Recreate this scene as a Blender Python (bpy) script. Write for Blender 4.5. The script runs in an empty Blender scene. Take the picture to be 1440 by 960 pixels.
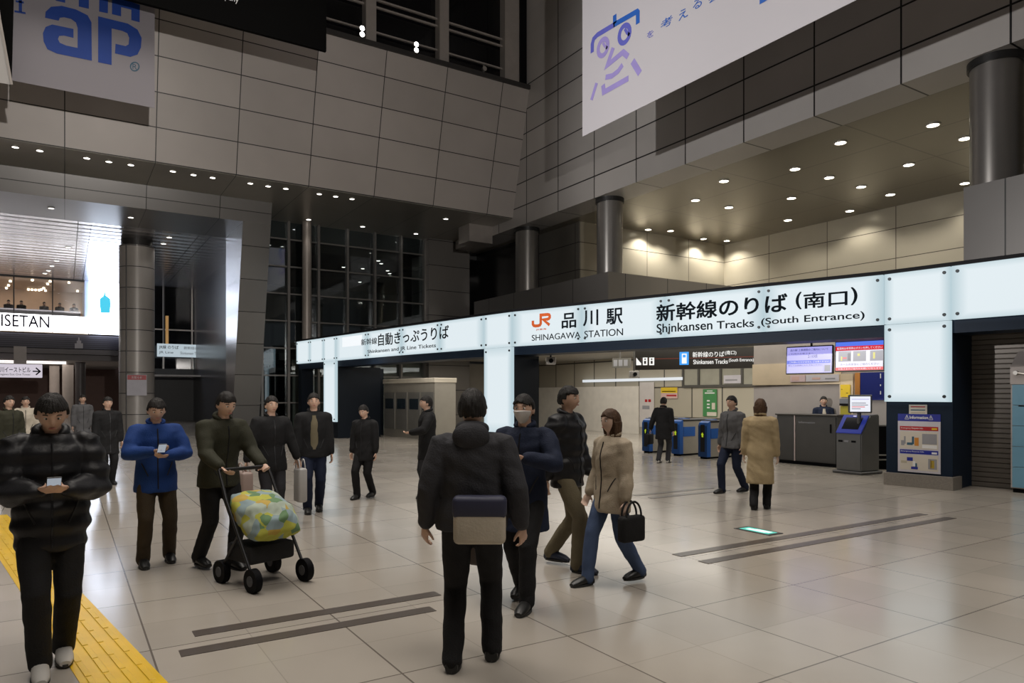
import bpy, bmesh, math, random
from mathutils import Vector, Matrix
random.seed(7)
SC = bpy.context.scene
COL = SC.collection
EYE = 1.65
F = 995.0
YAW = math.radians(32.3)
CS, SN = math.cos(YAW), math.sin(YAW)

# ---------------------------------------------------------------- camera
cam = bpy.data.cameras.new('camera')
cam.sensor_width = 36.0
cam.lens = F / 1440.0 * 36.0
cam.shift_y = 75.0 / 1440.0
cam.clip_end = 300
camo = bpy.data.objects.new('camera', cam)
camo.location = (0, 0, EYE)
camo.rotation_euler = (math.pi / 2, 0, -YAW)
COL.objects.link(camo)
SC.camera = camo

# ---------------------------------------------------------------- view, world, large lights
SC.view_settings.view_transform = 'Standard'
SC.view_settings.look = 'None'
SC.view_settings.exposure = 0.0
SC.view_settings.gamma = 1.0
SC.view_settings.use_curve_mapping = False
W = bpy.data.worlds.new('night')
SC.world = W
W.use_nodes = True
W.node_tree.nodes['Background'].inputs[0].default_value = (0.9, 0.95, 1.0, 1)
W.node_tree.nodes['Background'].inputs[1].default_value = 0.07

def light(name, kind, loc, energy, color=(1, .95, .88), size=1.0, size_y=None, target=None, spot=None, blend=.5, spread=None):
    l = bpy.data.lights.new(name, kind)
    l.energy = energy
    l.color = color
    if kind == 'AREA':
        l.size = size
        if size_y:
            l.shape = 'RECTANGLE'; l.size_y = size_y
        if spread: l.spread = math.radians(spread)
    else:
        l.shadow_soft_size = size
    if kind == 'SPOT':
        l.spot_size = math.radians(spot); l.spot_blend = blend
    o = bpy.data.objects.new(name, l)
    o.location = loc
    d = (Vector(target) - Vector(loc)) if target else Vector((0, 0, -1))
    o.rotation_euler = d.to_track_quat('-Z', 'Y').to_euler()
    COL.objects.link(o)
    return o

# hall ceiling lamps of the concourse, high above the frame
light('hall_lamp', 'AREA', (2, 12, 18.5), 1550, (1, .93, .85), 12, 14, spread=120)
light('hall_lamp', 'AREA', (4, -4, 18.5), 1000, (1, .93, .85), 10, 8, spread=120)
# flood lamps on the near side of the concourse, washing the upper walls
light('flood_lamp', 'SPOT', (-7, 10.5, 6.7), 7600, (1, .97, .95), .12, target=(16.4, 11, 10.3), spot=58, blend=.5)
light('flood_lamp', 'SPOT', (1.0, -6, 5.5), 7000, (1, .95, .9), .12, target=(3.5, 25, 11.8), spot=60, blend=.45)
# ticket hall ceiling lamps, the first added to brighten the pale back wall
light('ticket_hall_lamp', 'AREA', (17.5, 23, 3.2), 110, (1, .95, .87), 5, 6)
light('ticket_hall_lamp', 'AREA', (16.5, 15, 3.2), 420, (1, .95, .85), 6, 10)
light('ticket_hall_lamp', 'AREA', (16.0, 8.5, 3.2), 110, (1, .95, .85), 4, 3)
light('ticket_hall_lamp', 'AREA', (12.5, 24, 3.2), 110, (1, .93, .82), 4, 7)

# ---------------------------------------------------------------- geometry of sight lines
def ray(px, py):
    dx = (px - 720) / F; dz = (555 - py) / F
    return Vector((dx * CS + SN, CS - dx * SN, dz))
ORG = Vector((0, 0, EYE))
def on_v(px, py, v):
    r = ray(px, py); return ORG + r * (v / r.y)
def on_u(px, py, u):
    r = ray(px, py); return ORG + r * (u / r.x)
def on_z(px, py, z=0.0):
    r = ray(px, py); return ORG + r * ((z - EYE) / r.z)
def at_d(px, py, d):
    return ORG + ray(px, py) * d
def hit(px, py, p, n):
    r = ray(px, py); return ORG + r * ((Vector(p) - ORG).dot(n) / r.dot(n))

# ---------------------------------------------------------------- materials
MATS = {}
def M(name, color, rough=.5, metal=0.0, emit=None, strength=1.0, spec=.5, var=.05, scale=3.0, bump=0.0, bscale=60, alpha=None):
    if name in MATS: return MATS[name]
    m = bpy.data.materials.new(name); m.use_nodes = True
    nt = m.node_tree; b = nt.nodes['Principled BSDF']
    b.inputs['Base Color'].default_value = (*color, 1)
    b.inputs['Roughness'].default_value = rough
    b.inputs['Metallic'].default_value = metal
    b.inputs['Specular IOR Level'].default_value = spec
    if emit:
        b.inputs['Emission Color'].default_value = (*emit, 1)
        b.inputs['Emission Strength'].default_value = strength
    if var:
        tc = nt.nodes.new('ShaderNodeTexCoord'); nz = nt.nodes.new('ShaderNodeTexNoise')
        nz.inputs['Scale'].default_value = scale; nz.inputs['Detail'].default_value = 3
        nt.links.new(tc.outputs['Object'], nz.inputs['Vector'])
        mr = nt.nodes.new('ShaderNodeMapRange')
        mr.inputs['From Min'].default_value = .3; mr.inputs['From Max'].default_value = .7
        mr.inputs['To Min'].default_value = 1 - var; mr.inputs['To Max'].default_value = 1 + var
        nt.links.new(nz.outputs['Fac'], mr.inputs['Value'])
        mx = nt.nodes.new('ShaderNodeVectorMath'); mx.operation = 'SCALE'
        mx.inputs[0].default_value = color
        nt.links.new(mr.outputs['Result'], mx.inputs['Scale'])
        nt.links.new(mx.outputs['Vector'], b.inputs['Base Color'])
    if bump:
        tc = nt.nodes.new('ShaderNodeTexCoord'); nz = nt.nodes.new('ShaderNodeTexNoise')
        nz.inputs['Scale'].default_value = bscale; nz.inputs['Detail'].default_value = 4
        nt.links.new(tc.outputs['Object'], nz.inputs['Vector'])
        bp = nt.nodes.new('ShaderNodeBump'); bp.inputs['Strength'].default_value = bump; bp.inputs['Distance'].default_value = .02
        nt.links.new(nz.outputs['Fac'], bp.inputs['Height']); nt.links.new(bp.outputs['Normal'], b.inputs['Normal'])
    MATS[name] = m
    return m

class NB:
    """tiny node builder"""
    def __init__(s, name):
        s.m = bpy.data.materials.new(name); s.m.use_nodes = True
        s.nt = s.m.node_tree; s.b = s.nt.nodes['Principled BSDF']; MATS[name] = s.m
    def n(s, t): return s.nt.nodes.new(t)
    def set(s, sock, v):
        if hasattr(v, 'is_linked'): s.nt.links.new(v, sock)
        else: sock.default_value = v
    def math(s, op, a, b=0.0, c=0.0):
        x = s.n('ShaderNodeMath'); x.operation = op
        s.set(x.inputs[0], a); s.set(x.inputs[1], b); s.set(x.inputs[2], c)
        return x.outputs[0]
    def coords(s, kind='Object'):
        tc = s.n('ShaderNodeTexCoord'); sp = s.n('ShaderNodeSeparateXYZ')
        s.nt.links.new(tc.outputs[kind], sp.inputs[0]); s.tc = tc.outputs[kind]
        return sp.outputs
    def line(s, c, off, sp, w):
        q = s.math('DIVIDE', s.math('SUBTRACT', c, off), sp)
        f = s.math('FRACT', q)
        d = s.math('MULTIPLY', s.math('MINIMUM', f, s.math('SUBTRACT', 1.0, f)), sp)
        return s.math('LESS_THAN', d, w / 2), s.math('FLOOR', q)
    def white(s, *cs):
        cb = s.n('ShaderNodeCombineXYZ')
        for i, c in enumerate(cs): s.set(cb.inputs[i], c)
        w = s.n('ShaderNodeTexWhiteNoise'); s.nt.links.new(cb.outputs[0], w.inputs['Vector'])
        return w.outputs['Value']
    def mix(s, f, a, b):
        x = s.n('ShaderNodeMix'); x.data_type = 'RGBA'
        s.set(x.inputs[0], f)
        s.set(x.inputs[6], a if hasattr(a, 'is_linked') else (*a, 1)); s.set(x.inputs[7], b if hasattr(b, 'is_linked') else (*b, 1))
        return x.outputs[2]
    def scale(s, col, f):
        x = s.n('ShaderNodeVectorMath'); x.operation = 'SCALE'
        s.set(x.inputs[0], col); s.set(x.inputs['Scale'], f)
        return x.outputs[0]
    def noise(s, sc, detail=3):
        x = s.n('ShaderNodeTexNoise'); x.inputs['Scale'].default_value = sc; x.inputs['Detail'].default_value = detail
        s.nt.links.new(s.tc, x.inputs['Vector']); return x.outputs['Fac']
    def rng(s, v, a, b, c, d):
        x = s.n('ShaderNodeMapRange'); s.set(x.inputs[0], v)
        for i, q in enumerate((a, b, c, d)): x.inputs[i + 1].default_value = q
        return x.outputs[0]

def cladding(name, color, h=None, z=None, joint=(.02, .02, .02), w=.03, rough=.38, metal=.25, var=.07, spec=.5):
    """metal wall panels: h = (axis 0/1, offset, spacing), z = (offset, spacing, zmax)"""
    k = NB(name); xyz = k.coords()
    lines = None; cells = [0.0, 0.0]
    if h:
        l, c = k.line(xyz[h[0]], h[1], h[2], w); lines = l; cells[0] = c
    if z:
        l, c = k.line(xyz[2], z[0], z[1], w)
        if len(z) > 2:
            l = k.math('MULTIPLY', l, k.math('LESS_THAN', xyz[2], z[2]))
        cells[1] = c
        lines = l if lines is None else k.math('MAXIMUM', lines, l)
    wn = k.white(*cells, .5)
    f = k.rng(wn, 0, 1, 1 - var, 1 + var)
    f = k.math('MULTIPLY', f, k.rng(k.noise(.6), .3, .7, .95, 1.05))
    col = k.scale(color, f)
    col = k.mix(lines, col, joint) if lines is not None else col
    k.set(k.b.inputs['Base Color'], col)
    k.b.inputs['Roughness'].default_value = rough
    k.b.inputs['Metallic'].default_value = metal
    k.b.inputs['Specular IOR Level'].default_value = spec
    return k.m

# ---------------------------------------------------------------- mesh helpers
def box(bm, x0, y0, z0, x1, y1, z1, mtx=None):
    vs = [bm.verts.new((x, y, z)) for x in (x0, x1) for y in (y0, y1) for z in (z0, z1)]
    if mtx:
        for v in vs: v.co = mtx @ v.co
    for f in ((0, 1, 3, 2), (4, 6, 7, 5), (0, 4, 5, 1), (2, 3, 7, 6), (0, 2, 6, 4), (1, 5, 7, 3)):
        bm.faces.new([vs[i] for i in f])
    return vs
def bevbox(bm, x0, y0, z0, x1, y1, z1, r=.02, seg=2, mtx=None):
    t = bmesh.new(); box(t, x0, y0, z0, x1, y1, z1)
    bmesh.ops.bevel(t, geom=t.edges[:], offset=r, segments=seg, profile=.5, affect='EDGES', clamp_overlap=True)
    if mtx: bmesh.ops.transform(t, matrix=mtx, verts=t.verts[:])
    merge(bm, t)
def merge(bm, t):
    me = bpy.data.meshes.new('tmp'); t.to_mesh(me); t.free(); bm.from_mesh(me); bpy.data.meshes.remove(me)
def prism(bm, poly, a, b, axis):
    """extrude a 2-D polygon along axis (0: poly=(y,z), 1: poly=(x,z), 2: poly=(x,y))"""
    def P(p, t):
        return ((t, p[0], p[1]), (p[0], t, p[1]), (p[0], p[1], t))[axis]
    A = [bm.verts.new(P(p, a)) for p in poly]; B = [bm.verts.new(P(p, b)) for p in poly]
    n = len(poly)
    bm.faces.new(A); bm.faces.new(B[::-1])
    for i in range(n): bm.faces.new((A[i], B[i], B[(i + 1) % n], A[(i + 1) % n]))
def cyl(bm, p0, p1, r0, r1=None, seg=24, caps=True):
    p0, p1 = Vector(p0), Vector(p1); r1 = r0 if r1 is None else r1
    d = (p1 - p0).normalized()
    a = d.orthogonal().normalized(); b = d.cross(a)
    A = []; B = []
    for i in range(seg):
        t = 2 * math.pi * i / seg; o = a * math.cos(t) + b * math.sin(t)
        A.append(bm.verts.new(p0 + o * r0)); B.append(bm.verts.new(p1 + o * r1))
    for i in range(seg): bm.faces.new((A[i], A[(i + 1) % seg], B[(i + 1) % seg], B[i]))
    if caps: bm.faces.new(A[::-1]); bm.faces.new(B)
def lathe(bm, prof, seg=24, c=(0, 0, 0)):
    rings = []
    for r, z in prof:
        if r < 1e-5: rings.append([bm.verts.new((c[0], c[1], c[2] + z))])
        else: rings.append([bm.verts.new((c[0] + r * math.cos(2 * math.pi * i / seg), c[1] + r * math.sin(2 * math.pi * i / seg), c[2] + z)) for i in range(seg)])
    for A, B in zip(rings, rings[1:]):
        for i in range(seg):
            j = (i + 1) % seg
            if len(A) == 1 and len(B) == 1: continue
            if len(A) == 1: bm.faces.new((A[0], B[j], B[i]))
            elif len(B) == 1: bm.faces.new((A[i], A[j], B[0]))
            else: bm.faces.new((A[i], A[j], B[j], B[i]))
def tube(bm, pts, rad, seg=10):
    pts = [Vector(p) for p in pts]; rings = []
    n = len(pts); prev = None
    for i, p in enumerate(pts):
        d = (pts[min(i + 1, n - 1)] - pts[max(i - 1, 0)]).normalized()
        a = d.orthogonal().normalized() if prev is None else (prev - d * prev.dot(d)).normalized()
        prev = a; b = d.cross(a); r = rad[i] if isinstance(rad, (list, tuple)) else rad
        rings.append([bm.verts.new(p + (a * math.cos(2 * math.pi * k / seg) + b * math.sin(2 * math.pi * k / seg)) * r) for k in range(seg)])
    for A, B in zip(rings, rings[1:]):
        for k in range(seg): bm.faces.new((A[k], A[(k + 1) % seg], B[(k + 1) % seg], B[k]))
    bm.faces.new(rings[0][::-1]); bm.faces.new(rings[-1])
def quad(bm, *ps):
    return bm.faces.new([bm.verts.new(p) for p in ps])

def obj(name, bm, mat, parent=None, loc=(0, 0, 0), smooth=False, mtx=None, label=None):
    bmesh.ops.recalc_face_normals(bm, faces=bm.faces[:])
    me = bpy.data.meshes.new(name); bm.to_mesh(me); bm.free()
    if smooth:
        me.polygons.foreach_set('use_smooth', [True] * len(me.polygons))
        try: me.set_sharp_from_angle(angle=math.radians(40))
        except Exception: pass
    o = bpy.data.objects.new(name, me); me.materials.append(mat)
    COL.objects.link(o)
    if parent is not None: o.parent = parent
    if mtx is not None: o.matrix_local = mtx
    else: o.location = loc
    if label: o['label'] = label
    return o
def tag(o, label, cat, group=None, kind=None):
    o['label'] = label; o['category'] = cat
    if group: o['group'] = group
    if kind: o['kind'] = kind
    return o
def thing(name, label, cat, loc=(0, 0, 0), rz=0.0, group=None, mtx=None):
    o = bpy.data.objects.new(name, None); o.empty_display_size = .2
    COL.objects.link(o)
    if mtx is not None: o.matrix_world = mtx
    else: o.location = loc; o.rotation_euler = (0, 0, rz)
    return tag(o, label, cat, group)
def struct(name, bm, mat, smooth=False, parent=None):
    o = obj(name, bm, mat, parent, smooth=smooth)
    if parent is None: o['kind'] = 'structure'
    return o
def frame(p, right, up=(0, 0, 1)):
    """local x = right, local y = up, local z = towards the viewer side (right x up)"""
    r = Vector(right).normalized(); u = Vector(up).normalized(); n = r.cross(u)
    m = Matrix((r, u, n)).transposed().to_4x4(); m.translation = Vector(p)
    return m

def glyphs(body, space=1.0):
    c = bpy.data.curves.new('t', 'FONT'); c.body = body; c.size = 1.0
    c.extrude = 1.0; c.resolution_u = 4; c.space_character = space
    o = bpy.data.objects.new('t', c); COL.objects.link(o)
    bpy.context.view_layer.update()
    dg = bpy.context.evaluated_depsgraph_get()
    me = bpy.data.meshes.new_from_object(o.evaluated_get(dg))
    bpy.data.objects.remove(o); bpy.data.curves.remove(c)
    return me
def text(body, parent, mat, x0, y0, x1, y1, z=.004, bold=0.0, name='lettering', space=1.0, thick=.004):
    """lettering fitted into the rectangle x0..x1, y0..y1 of the parent's local xy plane"""
    me = glyphs(body, space)
    xs = [v.co.x for v in me.vertices]; ys = [v.co.y for v in me.vertices]
    if not xs: return None
    ax, bx, ay, by = min(xs) - bold, max(xs) + bold, min(ys) - bold, max(ys) + bold
    sx = (x1 - x0) / (bx - ax); sy = (y1 - y0) / (by - ay)
    bm = bmesh.new()
    offs = [(0, 0)] if not bold else [(bold * math.cos(t), bold * math.sin(t)) for t in [math.pi * (i + .5) / 4 for i in range(8)]]
    for i, (ox, oy) in enumerate(offs):
        t = bmesh.new(); t.from_mesh(me)
        for v in t.verts:
            v.co = ((v.co.x + ox - ax) * sx + x0, (v.co.y + oy - ay) * sy + y0, z + (thick + i * .0001 if v.co.z > 0 else 0))
        merge(bm, t)
    me2 = bpy.data.meshes.new(name); bm.to_mesh(me2); bm.free(); bpy.data.meshes.remove(me)
    o = bpy.data.objects.new(name, me2); me2.materials.append(mat); COL.objects.link(o)
    o.parent = parent
    return o
def plate(name, parent, mat, x0, y0, x1, y1, z0, z1, label=None):
    bm = bmesh.new(); box(bm, x0, y0, z0, x1, y1, z1)
    return obj(name, bm, mat, parent, label=label)
def poly_plate(name, parent, mat, pts, z0, z1, label=None):
    bm = bmesh.new(); prism(bm, pts, z0, z1, 2)
    return obj(name, bm, mat, parent, label=label)
# ================================================================ THE SETTING
RIGHT = Vector((CS, -SN, 0))
# ---- floor
k = NB('floor_stone'); xyz = k.coords()
l1, c1 = k.line(xyz[0], 4.13, 1.22, .012); l2, c2 = k.line(xyz[1], 2.67, 1.22, .012)
l3, c3 = k.line(xyz[0], 4.13, .61, .007); l4, c4 = k.line(xyz[1], 2.67, .61, .007)
wn = k.white(c3, c4, .3)
f = k.math('MULTIPLY', k.rng(wn, 0, 1, .93, 1.05), k.rng(k.noise(.5), .3, .7, .94, 1.06))
f = k.math('MULTIPLY', f, k.rng(k.noise(1.7, 2), .3, .7, .97, 1.03))
col = k.scale((.37, .335, .29), f)
col = k.mix(k.math('MULTIPLY', k.math('MAXIMUM', l3, l4), .35), col, (.16, .14, .12))
col = k.mix(k.math('MULTIPLY', k.math('MAXIMUM', l1, l2), .8), col, (.10, .085, .07))
k.set(k.b.inputs['Base Color'], col)
k.set(k.b.inputs['Roughness'], k.rng(k.noise(.8, 1), .3, .7, .16, .21))
k.b.inputs['Specular IOR Level'].default_value = .55
bm = bmesh.new(); box(bm, -30, -16, -.3, 45, 80, 0)
struct('floor', bm, k.m)

# ---- bulkhead (leaning clad wall at the back, over the soffit)
clad_back = cladding('cladding_back', (.40, .365, .34), (0, 0.0, 2.52), (9.3, 1.05), w=.03, rough=.42, metal=.15)
bm = bmesh.new()
prism(bm, [(24.6, 14.38), (25.9, 9.3), (28.85, 9.3), (28.85, 14.38)], -22, 16.4, 0)
struct('wall_back', bm, clad_back)
soffit_m = cladding('soffit_metal', (.34, .32, .28), (0, 0.0, 2.52), None, w=.02, rough=.3, metal=.5)
bm = bmesh.new(); box(bm, -22, 25.95, 9.27, 16.4, 28.85, 9.299); box(bm, 6.9, 28.85, 9.27, 16.4, 31.75, 9.6)
struct('ceiling_soffit', bm, soffit_m)

# ---- upper window over the bulkhead
pale_metal = M('pale_metal', (.42, .38, .35), .35, .4)
black = M('night_black', (.004, .004, .005), .6, spec=.1)
dark_trim = M('dark_trim', (.03, .028, .027), .45)
win = NB('dark_glass'); win.b.inputs['Base Color'].default_value = (.004, .004, .005, 1); win.b.inputs['Roughness'].default_value = .04
bm = bmesh.new(); box(bm, -22, 25.3, 14.38, 16.4, 25.34, 20)
w1 = struct('window_1', bm, win.m)
for uc, wd in ((.43, .4), (3.48, .4), (6.53, .4), (9.58, .4), (12.6, .4), (15.75, .7)):
    bm = bmesh.new(); box(bm, uc - wd / 2, 24.9, 14.5, uc + wd / 2, 25.3, 20)
    obj('mullion', bm, pale_metal, w1)
for z, t in ((16.42, .07), (16.14, .07), (15.2, .06), (18.2, .07)):
    bm = bmesh.new(); box(bm, -22, 25.12, z, 15.45, 25.2, z + t)
    obj('rail', bm, pale_metal, w1)
bm = bmesh.new(); box(bm, -22, 24.5, 14.38, 16.4, 25.3, 14.55)
obj('sill', bm, dark_trim, w1)
bm = bmesh.new(); box(bm, 16.1, 24.8, 14.5, 16.4, 25.3, 20)
obj('corner_strip', bm, black, w1)

# ---- right hand upper wall
clad_right = cladding('cladding_right', (.40, .38, .365), (1, 6.8, 2.25), (9.65, 1.0, 14.9), w=.045, joint=(.006, .006, .006), rough=.36, metal=.1, var=.1)
bm = bmesh.new(); box(bm, 16.4, -10, 8.86, 17.6, 31.7, 21)
struct('wall_right', bm, clad_right)
# recess ceiling
k = NB('recess_ceiling'); xyz = k.coords()
l1, c1 = k.line(xyz[0], 17.7, 2.35, .05); l2, c2 = k.line(xyz[1], 6.8, 4.5, .05)
col = k.mix(k.math('MAXIMUM', l1, l2), (.215, .195, .155), (.12, .11, .09))
k.set(k.b.inputs['Base Color'], col); k.b.inputs['Roughness'].default_value = .28; k.b.inputs['Metallic'].default_value = .45
bm = bmesh.new(); box(bm, 16.45, -10, 8.9, 28, 31.7, 9.2)
struct('ceiling_recess', bm, k.m)
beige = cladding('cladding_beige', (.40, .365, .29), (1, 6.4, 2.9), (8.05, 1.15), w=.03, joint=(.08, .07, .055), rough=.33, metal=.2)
beige_u = cladding('cladding_beige_side', (.40, .365, .29), (0, 22.0, 2.6), (8.05, 1.15), w=.03, joint=(.08, .07, .055), rough=.33, metal=.2)
bm = bmesh.new(); box(bm, 27, -10, 3.95, 27.5, 23.5, 8.9); struct('wall_recess_back', bm, beige)
bm = bmesh.new(); box(bm, 18.25, 23.5, 3.95, 27.5, 24.0, 8.9); struct('wall_recess_side', bm, beige_u)
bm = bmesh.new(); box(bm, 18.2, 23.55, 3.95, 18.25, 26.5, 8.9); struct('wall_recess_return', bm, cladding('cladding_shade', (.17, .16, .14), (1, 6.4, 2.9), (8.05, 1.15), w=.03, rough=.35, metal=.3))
# plinths
plinth_m = cladding('cladding_plinth', (.15, .142, .135), (1, 19.5, 2.1), None, w=.03, rough=.38, metal=.3)
plinth_u = cladding('cladding_plinth_side', (.17, .155, .135), (0, 17.2, 2.1), None, w=.03, rough=.38, metal=.2)
bm = bmesh.new(); box(bm, 16.4, 19.55, 3.9, 18.6, 29.3, 6.05); struct('wall_plinth_left', bm, plinth_m)
bm = bmesh.new(); box(bm, 16.4, 19.5, 3.9, 27, 19.55, 6.05); struct('wall_plinth_return', bm, plinth_u)
bm = bmesh.new(); box(bm, 18.6, 19.55, 5.9, 27, 23.5, 6.05); struct('trim_1', bm, plinth_u)
bm = bmesh.new(); box(bm, 16.4, -10, 3.9, 18.4, 7.7, 6.12); struct('wall_plinth_right', bm, plinth_m)
# dark niche left of the first column
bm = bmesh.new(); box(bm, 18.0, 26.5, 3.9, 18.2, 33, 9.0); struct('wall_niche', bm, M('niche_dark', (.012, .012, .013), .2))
# pier beside the tall glass wall
pier_m = cladding('cladding_pier', (.22, .205, .19), None, (3.1, 1.22), w=.03, rough=.3, metal=.35)
bm = bmesh.new(); box(bm, 14.95, 31.2, 0, 17.2, 33.2, 9.3); struct('wall_pier', bm, pier_m)
bm = bmesh.new(); box(bm, 15.2, 27.6, 8.5, 16.4, 28.6, 9.27); struct('trim_2', bm, pale_metal)

# ---- tall dark glass wall under the soffit
k = NB('tall_glass')
tr = k.n('ShaderNodeBsdfTransparent'); tr.inputs[0].default_value = (.75, .8, .8, 1)
gl = k.n('ShaderNodeBsdfGlossy'); gl.inputs['Roughness'].default_value = .03; gl.inputs[0].default_value = (.9, .95, 1, 1)
mx = k.n('ShaderNodeMixShader'); fr = k.n('ShaderNodeFresnel'); fr.inputs[0].default_value = 1.6
k.set(mx.inputs[0], k.math('MULTIPLY', fr.outputs[0], 1.6)); k.nt.links.new(tr.outputs[0], mx.inputs[1]); k.nt.links.new(gl.outputs[0], mx.inputs[2])
k.nt.links.new(mx.outputs[0], k.nt.nodes['Material Output'].inputs['Surface'])
GLASS = k.m
mull = M('mullion_grey', (.2, .19, .18), .35, .5)
bm = bmesh.new(); box(bm, 6.95, 31.75, 0, 14.95, 31.77, 9.27)
w2 = struct('window_2', bm, GLASS)
for uc in (7.2, 8.33, 9.66, 11.0, 12.33, 13.66, 14.9):
    bm = bmesh.new(); box(bm, uc - .05, 31.5, 0, uc + .05, 31.74, 9.27); obj('mullion', bm, mull, w2)
for z in (1.3, 2.5, 3.7, 4.9, 6.1, 7.3, 8.5):
    bm = bmesh.new(); box(bm, 6.95, 31.62, z - .03, 14.95, 31.72, z + .03); obj('transom', bm, mull, w2)
# room beyond the glass
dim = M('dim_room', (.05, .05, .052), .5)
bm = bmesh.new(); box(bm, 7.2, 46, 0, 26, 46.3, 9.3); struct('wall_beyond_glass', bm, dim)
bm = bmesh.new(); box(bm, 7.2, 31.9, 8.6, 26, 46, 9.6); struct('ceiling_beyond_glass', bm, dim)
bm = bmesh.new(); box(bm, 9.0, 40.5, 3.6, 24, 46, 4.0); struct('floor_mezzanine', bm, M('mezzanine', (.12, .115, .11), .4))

# ---- portal at the left: beam, slanted leg, polished ceiling
SL = .259
def vf(z): return 28.85 + (9.3 - z) * SL
portal = cladding('cladding_portal', (.17, .165, .16), (0, 0.0, 2.52), (3.85, 1.25), w=.025, rough=.3, metal=.45)
bm = bmesh.new()
prism(bm, [(vf(9.27), 9.27), (vf(8.45), 8.45), (32.5, 8.45), (32.5, 9.27)], -22, 6.97, 0)
struct('wall_portal_beam', bm, portal)
leg_m = cladding('cladding_leg', (.19, .185, .18), None, (3.75, 1.27), w=.025, rough=.25, metal=.5)
bm = bmesh.new()
prism(bm, [(vf(8.45), 8.45), (vf(0), 0), (32.5, 0), (32.5, 8.45)], 5.9, 6.97, 0)
struct('wall_portal_leg', bm, leg_m)
k = NB('polished_ceiling'); xyz = k.coords()
l1, c1 = k.line(xyz[1], 33.0, 3.6, .06); l2, c2 = k.line(xyz[0], .45, 4.4, .04); l3, c3 = k.line(xyz[0], .9, 4.4, .04)
col = k.mix(k.math('MAXIMUM', k.math('MAXIMUM', l1, l2), l3), (.62, .61, .63), (.04, .04, .04))
k.set(k.b.inputs['Base Color'], col); k.b.inputs['Roughness'].default_value = .24; k.b.inputs['Metallic'].default_value = .85
wv = k.n('ShaderNodeTexWave'); wv.wave_type = 'BANDS'; wv.bands_direction = 'Y'
wv.inputs['Scale'].default_value = .42; wv.inputs['Distortion'].default_value = .12; wv.inputs['Detail'].default_value = 0
k.nt.links.new(k.tc, wv.inputs['Vector'])
bp = k.n('ShaderNodeBump'); bp.inputs['Strength'].default_value = .5; bp.inputs['Distance'].default_value = .03
k.nt.links.new(wv.outputs['Fac'], bp.inputs['Height']); k.nt.links.new(bp.outputs['Normal'], k.b.inputs['Normal'])
POLISHED = k.m
bm = bmesh.new(); box(bm, -24, 32.55, 8.45, 7.1, 49.5, 8.6); box(bm, -24, 32.5, 8.5, 7.1, 32.55, 8.62)
struct('ceiling_portal', bm, POLISHED)
bm = bmesh.new(); box(bm, 7.0, 32.5, 0, 7.1, 49.5, 8.6); struct('wall_portal_right', bm, M('portal_side', (.05, .05, .055), .25))

# ---- far facade behind the portal
dark_louver = NB('dark_louver'); xyz = dark_louver.coords()
l1, c1 = dark_louver.line(xyz[2], 4.38, .12, .05)
dark_louver.set(dark_louver.b.inputs['Base Color'], dark_louver.mix(l1, (.055, .05, .065), (.02, .018, .022)))
bm = bmesh.new(); box(bm, -24, 49.3, 4.38, 3.4, 49.9, 5.2); struct('wall_far_louver', bm, dark_louver.m)
bm = bmesh.new(); box(bm, -24, 49.2, 4.05, 3.4, 49.9, 4.34); box(bm, -24, 49.3, 3.7, 3.4, 49.9, 4.02); struct('trim_3', bm, M('grey_band', (.13, .115, .11), .5))
bm = bmesh.new(); box(bm, -24, 49.9, 3.7, 3.4, 66, 3.9); struct('ceiling_passage', bm, M('passage_ceiling', (.42, .40, .40), .5))
bm = bmesh.new(); box(bm, -24, 66, 0, 14, 66.3, 8); struct('wall_passage_end', bm, M('passage_end', (.16, .09, .07), .6))
# right part: dark glazed facade with a white canopy beneath
bm = bmesh.new(); box(bm, 3.4, 49.4, 3.3, 7.0, 49.45, 8.45)
w3 = struct('window_3', bm, win.m)
for uc in (5.25, 6.9):
    bm = bmesh.new(); box(bm, uc - .04, 49.25, 3.3, uc + .04, 49.4, 8.45); obj('mullion', bm, pale_metal, w3)
bm = bmesh.new(); box(bm, 3.4, 49.3, 5.72, 7.0, 49.4, 5.8); obj('transom', bm, pale_metal, w3)
bm = bmesh.new(); box(bm, 3.4, 46.5, 2.75, 7.0, 49.3, 2.85); struct('trim_4', bm, M('canopy_white', (.55, .53, .53), .4))
bm = bmesh.new(); box(bm, 3.4, 49.4, 0, 7.0, 49.6, 3.3); struct('wall_far_right', bm, M('far_right', (.05, .05, .05), .5))
# hall shell above and behind the camera
bm = bmesh.new(); box(bm, -30, -16, 21, 17.6, 27, 21.3); struct('ceiling', bm, M('hall_ceiling', (.25, .24, .23), .5))
bm = bmesh.new(); box(bm, -22.3, -16, 0, -22, 66, 21); struct('wall_left', bm, M('hall_left', (.2, .19, .18), .5))
bm = bmesh.new(); box(bm, -22, -16.3, 0, 17.6, -16, 21); struct('wall_front', bm, M('hall_front', (.2, .19, .18), .5))

# ================================================================ TICKET FRONT (bowed in plan)
ZB, ZT = 2.94, 3.87
def front(px, dy):
    d = F * (ZT - EYE) / dy
    p = ORG + ray(px, 555) * d; p.z = 0
    return p
FP = [(416.5, 74.6), (562, 95.6), (720, 116.8), (1243, 169.4), (1440, 194.0), (1700, 229.0)]
FRONT = [front(*a) for a in FP]
PXS = [a[0] for a in FP]
def seg_of(px):
    for i in range(len(PXS) - 1):
        if px < PXS[i + 1] or i == len(PXS) - 2: return i
def fdir(px):
    i = seg_of(px); return (FRONT[i + 1] - FRONT[i]).normalized()
def fpt(px, py=None, off=0.0):
    """point of the ticket front in sight line px (py)"""
    i = seg_of(px); d = fdir(px); n = d.cross(Vector((0, 0, 1)))
    p = hit(px, 555 if py is None else py, FRONT[i] + n * off, n)
    if py is None: p.z = 0
    return p
def fnormal(px): return fdir(px).cross(Vector((0, 0, 1)))
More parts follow.
